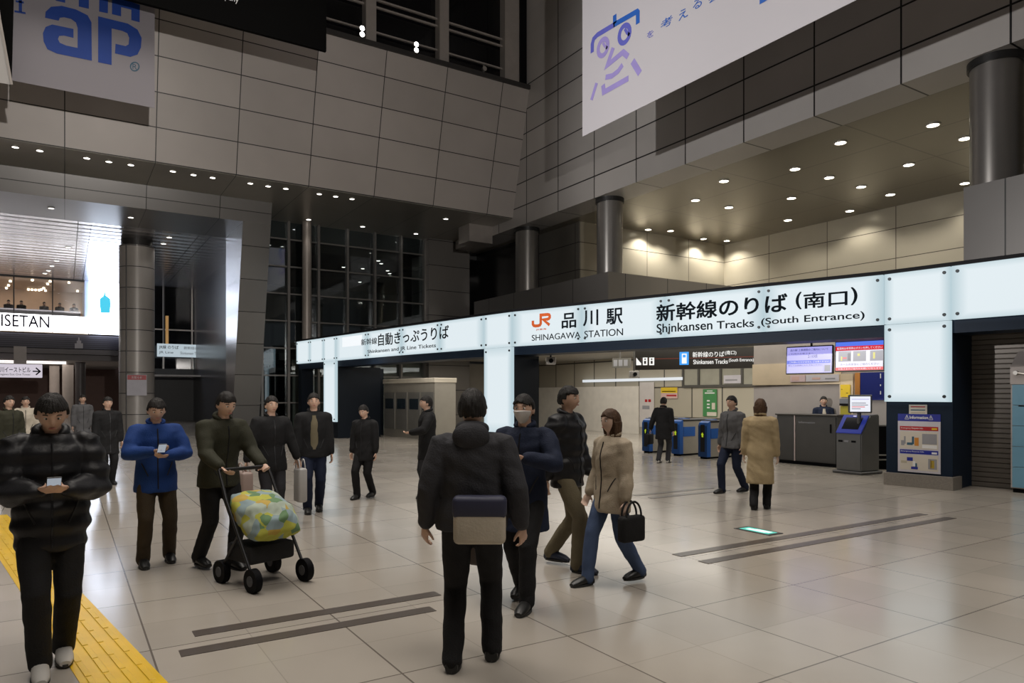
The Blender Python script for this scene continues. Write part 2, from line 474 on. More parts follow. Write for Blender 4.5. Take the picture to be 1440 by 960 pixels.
navy = M('navy_metal', (.010, .019, .036), .5, 0, spec=.15)
navy_dark = M('navy_dark', (.005, .008, .013), .5, 0, spec=.15)
dark_cap = M('dark_cap', (.008, .008, .01), .6, spec=.1)
# backing beam behind the lit panels, fascia below, cap above: follow the bowed line
def strip(bm, pxs, z0, z1, o0, o1):
    A = []
    for j, px in enumerate(pxs):
        p = fpt(px); n = fnormal(px)
        A.append([bm.verts.new(p + n * o + Vector((0, 0, z))) for o, z in ((o0, z0), (o0, z1), (o1, z1), (o1, z0))])
    for a, b in zip(A, A[1:]):
        for k_ in range(4): bm.faces.new((a[k_], a[(k_ + 1) % 4], b[(k_ + 1) % 4], b[k_]))
    bm.faces.new(A[0][::-1]); bm.faces.new(A[-1])
LINE = [416.5, 562, 719.9, 720.1, 1242.9, 1243.1, 1440, 1690]
bm = bmesh.new(); strip(bm, LINE, ZB - .22, ZT, -.8, -.09); struct('wall_front_beam', bm, navy)
bm = bmesh.new(); strip(bm, LINE, ZT, ZT + .06, -.8, .03); struct('trim_5', bm, dark_cap)
# roof and inner ceiling
def deck(bm, z0, z1, uback, off):
    a = [fpt(px) + fnormal(px) * off for px in (420, 562, 720, 1243, 1440, 1690)]
    poly = [(p.x, p.y) for p in a] + [(uback, a[-1].y), (uback, a[0].y)]
    prism(bm, poly, z0, z1, 2)
bm = bmesh.new(); deck(bm, 3.4, 3.8, 16.4, -.82); struct('ceiling_ticket_roof', bm, M('roof_dark', (.06, .058, .055), .5))
k = NB('inner_ceiling'); xyz = k.coords()
l1, c1 = k.line(xyz[0], .2, .6, .015); l2, c2 = k.line(xyz[1], .2, .6, .015)
k.set(k.b.inputs['Base Color'], k.mix(k.math('MAXIMUM', l1, l2), (.30, .28, .24), (.12, .11, .1))); k.b.inputs['Roughness'].default_value = .5
bm = bmesh.new(); deck(bm, 3.25, 3.3, 21, -.82); struct('ceiling_ticket_hall', bm, k.m)
# pillars of the front
def pillar(px0, px1, depth, z1, mat, name, o=-.09):
    a, b = fpt(px0), fpt(px1); n = fnormal((px0 + px1) / 2)
    bm = bmesh.new()
    prism(bm, [tuple((p + n * q).xy) for p, q in ((a, o), (b, o), (b, -depth), (a, -depth))], 0, z1, 2)
    return struct(name, bm, mat)
pillar(417, 421, .6, ZB - .22, navy_dark, 'wall_front_end')
pillar(455, 472, 1.9, ZB - .22, navy_dark, 'wall_front_pillar')
pillar(681, 719.5, 1.0, ZB - .22, navy_dark, 'wall_front_pillar')
pillar(1243.5, 1337, 1.1, ZB - .22, navy, 'wall_front_pillar')
# stone base under the notice pillar
base_stone = M('base_stone', (.22, .20, .175), .35, var=.12, scale=40)
a, b = fpt(1243.5), fpt(1341); n = fnormal(1290); bm = bmesh.new()
prism(bm, [tuple((p + n * q).xy) for p, q in ((a, .03), (b, .03), (b, -.4), (a, -.4))], 0, .225, 2)
struct('baseboard_front', bm, base_stone)
e_ = FRONT[-1]; q_ = e_ + Vector((.958, .287, 0)) * 8.2; w_ = Vector((.287, -.958, 0)) * .2
bm = bmesh.new(); prism(bm, [tuple(p.xy) for p in (e_, q_, q_ + w_, e_ + w_)], 0, ZT, 2); struct('wall_spill_block', bm, navy)  # unseen side wall, added to block light spilling onto the shutter
# ================================================================ LIT SIGN PANELS OF THE TICKET FRONT
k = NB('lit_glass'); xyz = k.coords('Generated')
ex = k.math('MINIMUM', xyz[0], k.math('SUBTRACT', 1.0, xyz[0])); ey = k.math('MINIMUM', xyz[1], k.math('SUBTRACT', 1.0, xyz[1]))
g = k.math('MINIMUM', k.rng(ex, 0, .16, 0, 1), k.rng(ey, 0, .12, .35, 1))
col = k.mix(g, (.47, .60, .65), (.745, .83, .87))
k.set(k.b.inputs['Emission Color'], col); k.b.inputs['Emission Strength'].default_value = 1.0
k.b.inputs['Base Color'].default_value = (.02, .02, .02, 1); k.b.inputs['Roughness'].default_value = .5; k.b.inputs['Specular IOR Level'].default_value = .12
LIT = k.m
bolt_m = M('bolt_steel', (.03, .035, .04), .5, .4)
ink = M('sign_ink', (.006, .010, .014), .8, spec=.04)
orange_ink = M('orange_ink', (.62, .11, .02), .4)
patch_m = M('patch_white', (.1, .1, .1), .4, emit=(.88, .92, .95), strength=1.0)

def fframe(px):
    return frame(fpt(px), fdir(px))
def lx(px, ref):
    """distance along the front from sight line ref to sight line px"""
    return (fpt(px) - fpt(ref)).dot(fdir((px + ref) / 2))
def lit_panel(label, cat, cuts, z0, z1, group=None, bolts=True):
    a = cuts[0]; b = cuts[-1]
    p = fpt(a); d = (fpt(b) - p).normalized()
    m = frame(p + Vector((0, 0, z0)), d)
    t = thing('lit_sign_panel', label, cat, mtx=m, group=group)
    inv = m.inverted(); h = z1 - z0
    xs = [(inv @ fpt(c)).x for c in cuts]
    for x0, x1 in zip(xs, xs[1:]):
        plate('glass_panel', t, LIT, x0 + .008, .006, x1 - .008, h - .006, -.088, 0)
        if bolts:
            for bx, by in ((x0 + .1, .1), (x0 + .1, h - .1), (x1 - .1, .1), (x1 - .1, h - .1)):
                bmb = bmesh.new(); cyl(bmb, (bx, by, .0), (bx, by, .022), .03, .026, seg=14)
                obj('bolt', bmb, bolt_m, t)
    return t, m
def on_panel(m, px, py):
    return m.inverted() @ hit(px, py, m.translation, m.to_3x3().col[2])
def sign_text(body, t, m, px0, py0, px1, py1, mat, bold=0.0, name='lettering', z=.003, space=1.0, thick=.004):
    """px0,py0 bottom left; px1,py1 top right in sight lines"""
    a = on_panel(m, px0, py0); b = on_panel(m, px1, py1)
    return text(body, t, mat, a.x, a.y, b.x, b.y, z=z, bold=bold, name=name, space=space, thick=thick)
def stroke(bm, pts, w, z0, z1, closed=False):
    """flat ribbon of width w along 2-D points"""
    pts = [Vector(p[:2]) for p in pts]; n = len(pts); L = []; R = []
    for i, p in enumerate(pts):
        a = pts[(i - 1) % n] if (closed or i > 0) else None; b = pts[(i + 1) % n] if (closed or i < n - 1) else None
        d0 = (p - a).normalized() if a is not None else (b - p).normalized()
        d1 = (b - p).normalized() if b is not None else d0
        n0 = Vector((-d0.y, d0.x)); n1 = Vector((-d1.y, d1.x)); mm = (n0 + n1)
        mm = mm.normalized() if mm.length > 1e-6 else n0
        s = w / 2 / max(.45, mm.dot(n0))
        L.append(p + mm * s); R.append(p - mm * s)
    va = [[bm.verts.new((q.x, q.y, z)) for q in S] for S in (L, R) for z in (z0, z1)]
    L0, L1, R0, R1 = va
    rngs = range(n) if closed else range(n - 1)
    for i in rngs:
        j = (i + 1) % n
        for A, B in ((L1, R1), (R0, L0), (L0, L1), (R1, R0)):
            bm.faces.new((A[i], A[j], B[j], B[i]))
    if not closed:
        for i in (0, n - 1): bm.faces.new((L0[i], L1[i], R1[i], R0[i]))

es, em = lit_panel('wide glowing white sign over the ticket gates, orange logo and large black lettering', 'sign', [720.5, 818, 935, 1074, 1242.5], ZB, ZT)
for body, r in (('品', (790, 462, 810.5, 438.8)), ('川', (820, 458.8, 841.5, 434.5)), ('駅', (852.5, 456.8, 876, 432))):
    sign_text(body, es, em, *r, ink, bold=.018)
sign_text('SHINAGAWA', es, em, 748, 479.3, 816.4, 466, ink, bold=.004)
sign_text('STATION', es, em, 822, 474.8, 876.3, 461.3, ink, bold=.004)
sign_text('新幹線のりば', es, em, 923, 452.6, 1107.5, 411, ink, bold=.022)
sign_text('(', es, em, 1119, 435.3, 1127.5, 410, ink, bold=.02)
sign_text('南口', es, em, 1130, 434.3, 1192, 406.5, ink, bold=.02)
sign_text(')', es, em, 1196.5, 429.3, 1206, 403, ink, bold=.02)
sign_text('Shinkansen', es, em, 923.5, 468, 1002, 449.8, ink, bold=.012)
sign_text('Tracks', es, em, 1008, 462.6, 1060.5, 447.8, ink, bold=.012)
sign_text('(South Entrance)', es, em, 1070.5, 459.5, 1216, 437, ink, bold=.012)
a = on_panel(em, 748.3, 459.6); b = on_panel(em, 774.2, 440.4)
J = [(.05, .52), (.05, .22), (.1, .1), (.2, .06), (.34, .06), (.43, .1), (.48, .22), (.48, .93), (.84, .93), (.93, .89), (.96, .8), (.96, .66), (.91, .57), (.82, .53), (.62, .53), (.95, .05)]
bm = bmesh.new(); stroke(bm, [(a.x + (b.x - a.x) * x, a.y + (b.y - a.y) * y) for x, y in J], .078, .003, .007)
obj('emblem', bm, orange_ink, es)
sign_text('JR東海', es, em, 754, 465, 768.5, 461, orange_ink, bold=.01)

ts, tm = lit_panel('long glowing white sign lettered black over the ticket machine opening, left of the middle pillar', 'sign', [472, 515, 562, 617, 680.3], ZB, ZT)
sign_text('新幹線', ts, tm, 508, 485.8, 530.3, 474, ink, bold=.007)
sign_text('自動きっぷうりば', ts, tm, 532, 486.5, 631.3, 456.5, ink, bold=.014)
sign_text('Shinkansen and JR Line Tickets', ts, tm, 517, 498.2, 613.2, 482.4, ink, bold=.008)
a = on_panel(tm, 481.5, 488); b = on_panel(tm, 509, 472)
plate('patch', ts, patch_m, a.x, a.y, b.x, a.y + .36, .001, .0025)
lit_panel('plain glowing white panel at the far left tip of the ticket front', 'sign panel', [416.8, 435.5], ZB, ZT)
lit_panel('plain glowing white panel between the far left tip panel and the thin glowing pillar', 'sign panel', [435.5, 455], ZB, ZT)
lit_panel('narrow glowing white panel on top of the thin far pillar', 'sign panel', [455, 472], ZB, ZT)
lit_panel('tall narrow glowing white panel cladding the shaft of the thin far pillar', 'sign panel', [455, 472], .62, ZB)
lit_panel('blank glowing white panel on top of the middle pillar, between the two lettered signs', 'sign panel', [680.5, 719.8], ZB, ZT)
lit_panel('tall glowing white panel cladding the shaft of the middle pillar', 'sign panel', [680.5, 719.8], .62, ZB)
lit_panel('blank glowing white panel on top of the notice pillar, right of the station lettering', 'sign panel', [1243, 1337], ZB, ZT)
lit_panel('glowing white panel on the notice pillar, above its navy foot', 'sign panel', [1243, 1337], 1.52, ZB)
lit_panel('wide blank glowing white panel above the closed shutter', 'sign panel', [1337.4, 1500], ZB, ZT)

# ---- notices on the pillar
white_paper = M('white_paper', (.55, .53, .58), .5)
cream_paper = M('cream_paper', (.60, .55, .47), .5)
blue_ink = M('blue_ink', (.015, .025, .28), .4); red_ink = M('red_ink', (.42, .015, .02), .4); grey_ink = M('grey_ink', (.28, .28, .3), .5)
teal_ink = M('teal_ink', (.03, .10, .16), .5); tan_ink = M('tan_ink', (.45, .40, .30), .5); amber_ink = M('amber_ink', (.55, .22, .03), .5)
white_ink = M('white_ink', (.75, .75, .75), .5); green_ink = M('green_ink', (.05, .22, .07), .5); yellow_ink = M('yellow_ink', (.72, .5, .02), .5)
pm = frame(fpt(1243.5) + fnormal(1290) * -.09, fdir(1290))
np_ = thing('notice_poster', 'white information poster with red and blue bands on the navy pillar foot', 'poster', mtx=pm)
def rect_on(m, px0, py0, px1, py1):
    a = on_panel(m, px0, py0); b = on_panel(m, px1, py1); return a.x, a.y, b.x, b.y
def pplate(name, t, m, mat, r, z0, z1, label=None):
    return plate(name, t, mat, *rect_on(m, *r), z0, z1, label)
x0, y0, x1, y1 = rect_on(pm, 1263, 662, 1323, 593)
H = y1 - y0; Wd = x1 - x0
def rel(name, mat, a, b, c, d, zz=.014, t=np_):
    return plate(name, t, mat, x0 + Wd * a, y0 + H * b, x0 + Wd * c, y0 + H * d, .012, zz)
plate('sheet', np_, white_paper, x0, y0, x1, y1, .002, .012)
plate('header', np_, blue_ink, x0, y1, x1, y1 + .13, .002, .012)
text('⚠Information⚠', np_, white_ink, x0 + Wd * .17, y1 + .03, x0 + Wd * .83, y1 + .11, z=.013, bold=.02, thick=.002)
rel('red_band', red_ink, .05, .82, .95, .9); rel('blue_band', blue_ink, .05, .36, .95, .44)
rel('picture_frame', cream_paper, .05, .46, .95, .8, .0135); rel('picture_frame', cream_paper, .05, .04, .95, .34, .0135)
for mat, q in ((grey_ink, (.08, .52, .16, .62)), (grey_ink, (.15, .55, .19, .7)), (teal_ink, (.22, .53, .36, .58)), (teal_ink, (.34, .55, .39, .7)), (amber_ink, (.4, .52, .5, .68)), (grey_ink, (.58, .56, .92, .76)), (white_ink, (.58, .48, .92, .545)),
               (tan_ink, (.08, .17, .22, .22)), (blue_ink, (.22, .22, .36, .29)), (blue_ink, (.32, .06, .48, .11)), (white_ink, (.36, .12, .42, .22)), (teal_ink, (.42, .1, .46, .18)), (grey_ink, (.72, .08, .92, .28)), (yellow_ink, (.76, .1, .86, .25))):
    rel('picture', mat, *q, zz=.015)
for q in ((.08, .84, .6, .88), (.08, .39, .62, .42)): text('Emergency Request Info', np_, white_ink, x0 + Wd * q[0], y0 + H * q[1], x0 + Wd * q[2], y0 + H * q[3], z=.0145, thick=.001)
rel('tab', yellow_ink, .8, .84, .92, .875, .016); rel('tab', white_ink, .8, .375, .92, .41, .016)
nl = thing('notice_label', 'small cream label with a red and a teal stripe above the information poster', 'label', mtx=pm)
q = rect_on(pm, 1278.5, 582, 1304, 569); plate('sheet', nl, cream_paper, *q, .002, .01)
for fz, mt in ((.78, red_ink), (.44, teal_ink), (.15, tan_ink)):
    plate('stripe', nl, mt, q[0] + .03, q[1] + (q[3] - q[1]) * (fz - .05), q[2] - .03, q[1] + (q[3] - q[1]) * (fz + .06), .01, .012)

# ---- shutter beside the notice pillar
shut_m = M('shutter_slats', (.185, .165, .145), .45, .3)
sp0 = fpt(1343, None, -1.05); sd = fdir(1400)
bm = bmesh.new(); prof = []
z = 0.0
while z < 2.75:
    prof += [(0.0, z), (.018, z + .012), (.018, z + .075), (0.0, z + .087)]; z += .088
sn = fnormal(1400)
A = []
for off, z in prof:
    A.append([bm.verts.new(sp0 + sn * off + sd * s + Vector((0, 0, z))) for s in (0, 2.6)])
for p, q in zip(A, A[1:]): bm.faces.new((p[0], p[1], q[1], q[0]))
d1 = struct('door_1', bm, shut_m)
bm = bmesh.new(); prism(bm, [tuple((sp0 + sd * s + sn * o).xy) for s, o in ((-.3, .06), (.06, .06), (.06, .0), (-.3, .0))], 0, 2.75, 2)
struct('trim_6', bm, M('shutter_jamb', (.03, .032, .038), .4))
bm = bmesh.new(); prism(bm, [tuple((sp0 + sd * s + sn * o).xy) for s, o in ((-.4, -.02), (2.0, -.02), (2.0, -.1), (-.4, -.1))], 0, 3.3, 2)
struct('wall_behind_shutter', bm, navy_dark)

# ---- blue locker at the right edge
lm = frame(at_d(1420.5, 555, 12.0) * 1, fdir(1440)); lm.translation.z = 0
lk = thing('locker', 'pale blue locker with a white sloping top in front of the closed shutter', 'locker', mtx=lm)
lblue = M('locker_blue', (.17, .36, .50), .4); lwhite = M('locker_white', (.50, .45, .43), .45)
bm = bmesh.new(); bevbox(bm, 0, .07, -.42, 1.5, 1.83, -.02, .01); obj('body', bm, lwhite, lk)
bm = bmesh.new(); box(bm, .03, 0, -.4, 1.47, .07, -.04); obj('plinth', bm, black, lk)
bm = bmesh.new(); prism(bm, [(1.83, 0.0), (2.12, 0.0), (2.4, -.36), (2.4, -.42), (1.83, -.42)], 0, 1.5, 0)
o = obj('sloping_top', bm, lwhite, lk)
for i in range(5):
    z0 = .09 + i * .348
    d_ = plate('door', lk, lblue, .03, z0, 1.47, z0 + .34, -.02, 0.0)
    if i == 3: plate('slot', d_, black, .12, z0 + .32, .5, z0 + .338, 0.0, .004)
bm = bmesh.new(); cyl(bm, (.09, 2.02, .0), (.09, 2.02, .05), .04, .035, 16); cyl(bm, (.09, 2.02, .03), (.3, 1.98, .05), .018, .018, 10); obj('handle', bm, M('steel', (.5, .48, .45), .3, .8), lk)

# ================================================================ COLUMNS
col_m = M('column_metal', (.30, .285, .27), .28, .75, var=.03)
collar_m = M('collar_dark', (.03, .03, .03), .4, .5)
def round_column(label, x, y, r, z0, z1, collar=True, mat=None):
    t = thing('round_column', label, 'column', (x, y, z0))
    bm = bmesh.new(); cyl(bm, (0, 0, 0), (0, 0, z1 - z0), r, seg=48); obj('shaft', bm, mat or col_m, t, smooth=True)
    if collar:
        bm = bmesh.new(); cyl(bm, (0, 0, z1 - z0 - .16), (0, 0, z1 - z0), r + .05, seg=48); obj('collar', bm, collar_m, t, smooth=True)
    return t
c = on_u(741, 400, 17.0); round_column('grey metal column on the plinth in the dark corner left of the lit recess', 17.0, c.y, .5, 6.05, 8.86)
c = on_u(857.5, 380, 17.0); round_column('grey metal column on the plinth corner, at the left edge of the lit recess', 17.0, c.y, .475, 6.05, 8.86)
c = on_u(1401, 255, 17.0); round_column('large shiny metal column on the right hand plinth', 17.0, c.y, .49, 6.12, 8.86)
round_column('slim pale column standing in front of the tall dark glass wall', *on_v(431.5, 400, 31.2).xy, .2, 0, 9.27, False, M('slim_column', (.34, .30, .27), .4, .3))
# big clad column of the portal
cc = on_v(192.5, 400, 35.2)
bc = thing('clad_column', 'massive round clad column standing in the bright portal at left', 'column', (cc.x, cc.y, 0))
bm = bmesh.new(); cyl(bm, (0, 0, 0), (0, 0, 8.15), .7, seg=64)
obj('shaft', bm, cladding('cladding_column', (.42, .39, .36), None, (.8, .915), w=.03, rough=.36, metal=.12), bc, smooth=True)
bm = bmesh.new(); cyl(bm, (0, 0, 8.15), (0, 0, 8.45), .62, seg=64); obj('neck', bm, dark_trim, bc, smooth=True)
vd = Vector((-cc.x, -cc.y, 0)).normalized(); side = vd.cross(Vector((0, 0, 1))) * -1
bm = bmesh.new(); ang = math.atan2(vd.y, vd.x) - .62
pz = Vector((math.cos(ang), math.sin(ang), 0)) * .695
bevbox(bm, pz.x - .025, pz.y - .025, 0, pz.x + .025, pz.y + .025, 8.15, .008, 1); obj('seam', bm, dark_trim, bc)
nt_ = frame(Vector((cc.x, cc.y, 0)) + vd * .74, side)
wn_ = thing('column_notice', 'white notice with a red heading hung on the massive clad column', 'notice', mtx=nt_)
plate('sheet', wn_, white_paper, -.38, 1.62, .38, 2.52, 0, .02)
plate('heading', wn_, red_ink, -.36, 2.3, .36, 2.5, .02, .026)
text('お知らせ', wn_, white_ink, -.2, 2.34, .2, 2.46, z=.027, thick=.002)

# ================================================================ DOWNLIGHTS
lampm = M('lamp_glow', (1, 1, 1), .5, emit=(1, .94, .80), strength=9, var=0)
lampw = M('lamp_glow_cool', (1, 1, 1), .5, emit=(1, .96, .90), strength=6, var=0)
ring_m = M('lamp_ring', (.5, .48, .44), .3, .6)
def downlight(p, r, lamp, label, group, power=0, cone=110, color=(1, .94, .83)):
    t = thing('downlight', label, 'ceiling light', (p.x, p.y, p.z), group=group)
    bm = bmesh.new(); lathe(bm, [(r * 1.25, 0), (r * 1.25, -.02), (r, -.03), (r, 0)], 24); obj('trim_ring', bm, ring_m, t, smooth=True)
    bm = bmesh.new(); cyl(bm, (0, 0, -.022), (0, 0, -.002), r * .97, seg=24); obj('lamp', bm, lamp, t)
    if power:
        l = bpy.data.lights.new('downlight_beam', 'SPOT'); l.energy = power; l.color = color
        l.spot_size = math.radians(cone); l.spot_blend = .6; l.shadow_soft_size = r * .6
        lo = bpy.data.objects.new('downlight_beam', l); lo.location = (p.x, p.y, p.z - .06); COL.objects.link(lo)
ORD = ['first', 'second', 'third', 'fourth', 'fifth', 'sixth', 'seventh', 'eighth', 'ninth', 'tenth', 'eleventh', 'twelfth', 'thirteenth', 'fourteenth', 'fifteenth', 'sixteenth', 'seventeenth', 'eighteenth', 'nineteenth', 'twentieth']
rec = sorted([(1018, 254), (978, 281), (1025, 291), (1118, 237), (1166, 249), (1113, 278), (1108, 309), (1182, 200), (1211, 262), (1252, 273), (1195, 296), (1278, 231), (1312, 175), (1357, 194), (1357, 257)])
for i, (px, py) in enumerate(rec):
    downlight(on_z(px, py, 8.9), .15, lampm, 'round warm downlight in the recess ceiling away from the walls, %s from the left' % ORD[i], 'downlights in the recess ceiling', 210, 130)
for i, (px, py) in enumerate([(898, 326), (943, 324), (978, 338), (1022, 338)]):
    p = on_z(px, py, 8.9); p.y = min(p.y, 23.0); p.x = min(p.x, 26.4)
    downlight(p, .13, lampm, 'round warm downlight washing the beige recess wall, %s from the left' % ORD[i], 'downlights along the recess wall', 300, 130)
sof = [(21.5, 206), (56, 211), (122, 221.5), (153, 226.5), (184, 231), (243, 240), (272, 245), (299, 249), (352, 257), (377, 261), (402, 264.5), (449, 272), (472, 275.5), (495, 279)]
for i, (px, py) in enumerate(sof):
    downlight(on_z(px, py, 9.27), .09, lampw, 'small white downlight in the soffit row under the leaning wall, %s from the left' % ORD[i], 'downlights in the soffit row', 40, 120, (1, .95, .88))
for i, (px, py) in enumerate([(434, 308), (510, 318), (585, 328), (627, 307)]):
    downlight(on_z(px, py, 9.27), .1, lampw, 'small white downlight in the soffit near the tall glass wall, %s from the left' % ORD[i], 'downlights before the glass wall', 45, 60, (1, .95, .88))
for i, (px, py) in enumerate([(72, 292), (184, 305)]):
    downlight(on_z(px, py, 8.45), .09, lampw, 'small white downlight under the portal beam, %s' % ('at its far left' if i == 0 else 'above the massive clad column'), 'downlights under the portal beam', 30, 120, (1, .97, .95))
for i, (px, py) in enumerate([(63, 384), (68, 380), (73, 373.5), (79.5, 366), (96, 347), (230, 342), (238, 333)]):
    downlight(on_z(px, py, 8.45), .1, lampw, ('small white downlight in the lamp channel of the polished ceiling, %s from the left' % ORD[i]) if i < 5 else ('small white downlight in the polished ceiling right of the massive column, %s' % ('nearer the far facade' if i == 5 else 'nearer the beam')), 'downlights in the polished ceiling', 25, 120, (1, .97, .95))
bm = None
for i, (px, py) in enumerate([(483, 435), (510, 437), (532, 426), (536, 430), (545, 440), (548, 447), (548, 384), (506, 396)]):
    v = 40.0 if i < 6 else 36.0
    p = on_z(px, py, 8.6) if py < 400 else on_v(px, py, 38 + i)
    z = 8.6
    p = on_z(px, py - (60 if py > 420 else 0), 8.6)
    p.y = min(p.y, 45.4)
    downlight(p, .1, lampw, 'faint ceiling light beyond the tall dark glass, %s of the cluster' % ORD[i], 'ceiling lights beyond the glass', 0)

# spot lamps on the window sill
spot_m = M('spot_body', (.2, .19, .18), .4, .5); spot_e = M('spot_glow', (1, 1, 1), .5, emit=(1, .97, .92), strength=14, var=0)
for i, (px, py, on) in enumerate([(508, 50, 1), (584, 72, 1), (680, 101, 0)]):
    p = on_v(px, py, 24.75)
    t = thing('sill_lamp', ['bright twin lamp on the window sill beside the left mullion', 'bright twin lamp on the window sill under the middle pane', 'unlit lamp on the window sill near the corner'][i], 'lamp', (p.x, p.y, 14.55))
    bm = bmesh.new(); cyl(bm, (0, 0, 0), (0, 0, p.z - 14.55 + .3), .03); cyl(bm, (0, 0, 0), (0, 0, .04), .12); obj('stand', bm, spot_m, t)
    for dz in ((.0, .22) if on else (.1,)):
        bm = bmesh.new(); cyl(bm, (0, .06, p.z - 14.55 + dz), (0, -.1, p.z - 14.55 + dz), .07, .1, 18); h_ = obj('lamp_head', bm, spot_m, t)
        bm = bmesh.new(); cyl(bm, (0, -.1, p.z - 14.55 + dz), (0, -.115, p.z - 14.55 + dz), .085, .085, 18); obj('lens', bm, spot_e if on else pale_metal, h_)

# ================================================================ HANGING BANNERS
def fabric(name, col):
    k = NB(name); k.b.inputs['Base Color'].default_value = (*col, 1); k.b.inputs['Roughness'].default_value = .7
    tl = k.n('ShaderNodeBsdfTranslucent'); tl.inputs[0].default_value = (*col, 1)
    mx = k.n('ShaderNodeMixShader'); mx.inputs[0].default_value = .2
    k.nt.links.new(k.b.outputs[0], mx.inputs[1]); k.nt.links.new(tl.outputs[0], mx.inputs[2])
    k.nt.links.new(mx.outputs[0], k.nt.nodes['Material Output'].inputs['Surface'])
    return k.m
white_fab = fabric('banner_fabric', (.60, .585, .63))
grey_fab = fabric('banner_fabric_grey', (.5, .48, .46))
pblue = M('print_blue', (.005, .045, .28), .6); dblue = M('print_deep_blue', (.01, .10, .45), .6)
lav = M('stroke_lavender', (.30, .25, .58), .6); viol = M('stroke_violet', (.10, .11, .48), .6)  # banner strokes turn from deep blue at the top to lavender below
# right banner, in the plane of the side wall
c = on_u(819, 192, 12.5); bmx = frame(Vector((12.5, c.y, c.z)), (0, -1, 0))
rb = thing('hanging_banner', 'large white banner with blue and lavender face strokes hung before the right wall', 'banner', mtx=bmx)
bm = bmesh.new(); N = 40
for k_ in range(2):
    pass
box(bm, 0, 0, -.012, 13.5, 8.2, 0); obj('fabric', bm, white_fab, rb)
bm = bmesh.new(); box(bm, -.02, 8.2, -.05, 13.55, 8.3, .04); obj('top_rod', bm, pale_metal, rb)
def bpt(x, y): return on_panel(bmx, 810 + x / 4.8, y / 4.8)
def bstroke(pts, w, mat, closed=False):
    bm = bmesh.new(); stroke(bm, [bpt(*p) for p in pts], w, .002, .006, closed); return obj('print', bm, mat, rb)
def ring_pts(cx, cy, rx, ry, rot=0, n=26):
    R = math.radians(rot)
    return [(cx + rx * math.cos(t) * math.cos(R) - ry * math.sin(t) * math.sin(R), cy + rx * math.cos(t) * math.sin(R) + ry * math.sin(t) * math.cos(R)) for t in [2 * math.pi * i / n for i in range(n)]]
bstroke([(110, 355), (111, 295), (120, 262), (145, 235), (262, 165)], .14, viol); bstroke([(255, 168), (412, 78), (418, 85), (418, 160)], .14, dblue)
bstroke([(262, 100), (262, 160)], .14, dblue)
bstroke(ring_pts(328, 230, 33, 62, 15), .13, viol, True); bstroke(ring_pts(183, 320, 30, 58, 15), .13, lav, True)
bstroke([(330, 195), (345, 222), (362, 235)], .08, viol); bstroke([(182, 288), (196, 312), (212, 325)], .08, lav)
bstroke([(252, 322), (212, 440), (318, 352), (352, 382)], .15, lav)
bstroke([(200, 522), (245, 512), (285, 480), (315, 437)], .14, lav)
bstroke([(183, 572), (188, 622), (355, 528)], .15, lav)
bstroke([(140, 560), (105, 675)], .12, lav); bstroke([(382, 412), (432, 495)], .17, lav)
for body, (xa, ya, xb, yb) in (('を', (480, 262, 525, 188)), ('考', (572, 205, 652, 95)), ('え', (693, 145, 756, 42)), ('る', (790, 75, 850, -25)), ('会', (893, 30, 975, -80)), ('社', (1010, -20, 1080, -130))):
    a = bpt(xa, ya); b = bpt(xb, yb)
    if body == 'を': a = bpt(xa, ya + 4); b = bpt(xb, yb + 6)
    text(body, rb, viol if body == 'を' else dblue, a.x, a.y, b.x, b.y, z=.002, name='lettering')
bm = bmesh.new(); a = bpt(1240, 30); b = bpt(1345, 10); bevbox(bm, a.x, a.y, .002, b.x + .3, a.y + 1.6, .006, .001, 1); 
o = obj('print', bm, dblue, rb)
# left banner and boards, parallel to the leaning wall
c = on_v(217.5, 152, 22.6); lmx = frame(Vector((c.x, 22.6, c.z)), (1, 0, 0))
lb = thing('hanging_banner', 'white banner with big blue letters hung before the leaning wall at upper left', 'banner', mtx=lmx)
xl = on_panel(lmx, 17, 118).x
bm = bmesh.new(); box(bm, xl, 0, -.012, 0, 5.5, 0); obj('fabric', bm, fabric('banner_fabric_lilac', (.34, .32, .35)), lb)
bm = bmesh.new(); box(bm, xl - .03, 5.5, -.05, .03, 5.6, .04); obj('top_rod', bm, pale_metal, lb)
def lpoly(pts, mat=pblue):
    return poly_plate('print', lb, mat, [tuple(on_panel(lmx, x / 6, y / 6).xy) for x, y in pts], .002, .006)
lpoly([(380, 150), (385, 100), (430, 58), (520, 50), (640, 80), (740, 130), (772, 190), (775, 512), (480, 452), (400, 415), (368, 350), (362, 280), (385, 228), (440, 207), (620, 245), (620, 320), (540, 300), (500, 303), (489, 330), (505, 362), (560, 385), (655, 405), (655, 235), (640, 190), (600, 160), (540, 146), (505, 150), (495, 175)])
lpoly([(828, 138), (1080, 200), (1160, 250), (1195, 320), (1190, 400), (1160, 460), (1100, 480), (970, 450), (975, 370), (1060, 390), (1085, 375), (1090, 320), (1075, 282), (1030, 260), (942, 240), (942, 548), (828, 525)])
lpoly([(838, -60), (912, -40), (910, 112), (836, 98)]); lpoly([(945, -20), (1060, 0), (1180, 42), (1178, 188), (1108, 170), (1108, 82), (1022, 60), (1022, 138), (945, 120)])
lpoly([(470, -80), (550, -60), (550, 24), (470, 6)]); lpoly([(665, -60), (750, -40), (750, 75), (665, 55)])
def lstroke(pts, w, mat, closed=False):
    bm = bmesh.new(); stroke(bm, [on_panel(lmx, x / 6, y / 6) for x, y in pts], w, .002, .006, closed); return obj('print', bm, mat, lb)
lstroke([(172, -60), (172, 102)], .07, pblue); lstroke([(132, 10), (200, 22)], .05, pblue); lstroke([(122, 95), (216, 112)], .05, pblue)
lstroke(ring_pts(1137, 562, 36, 36), .03, teal_ink, True)
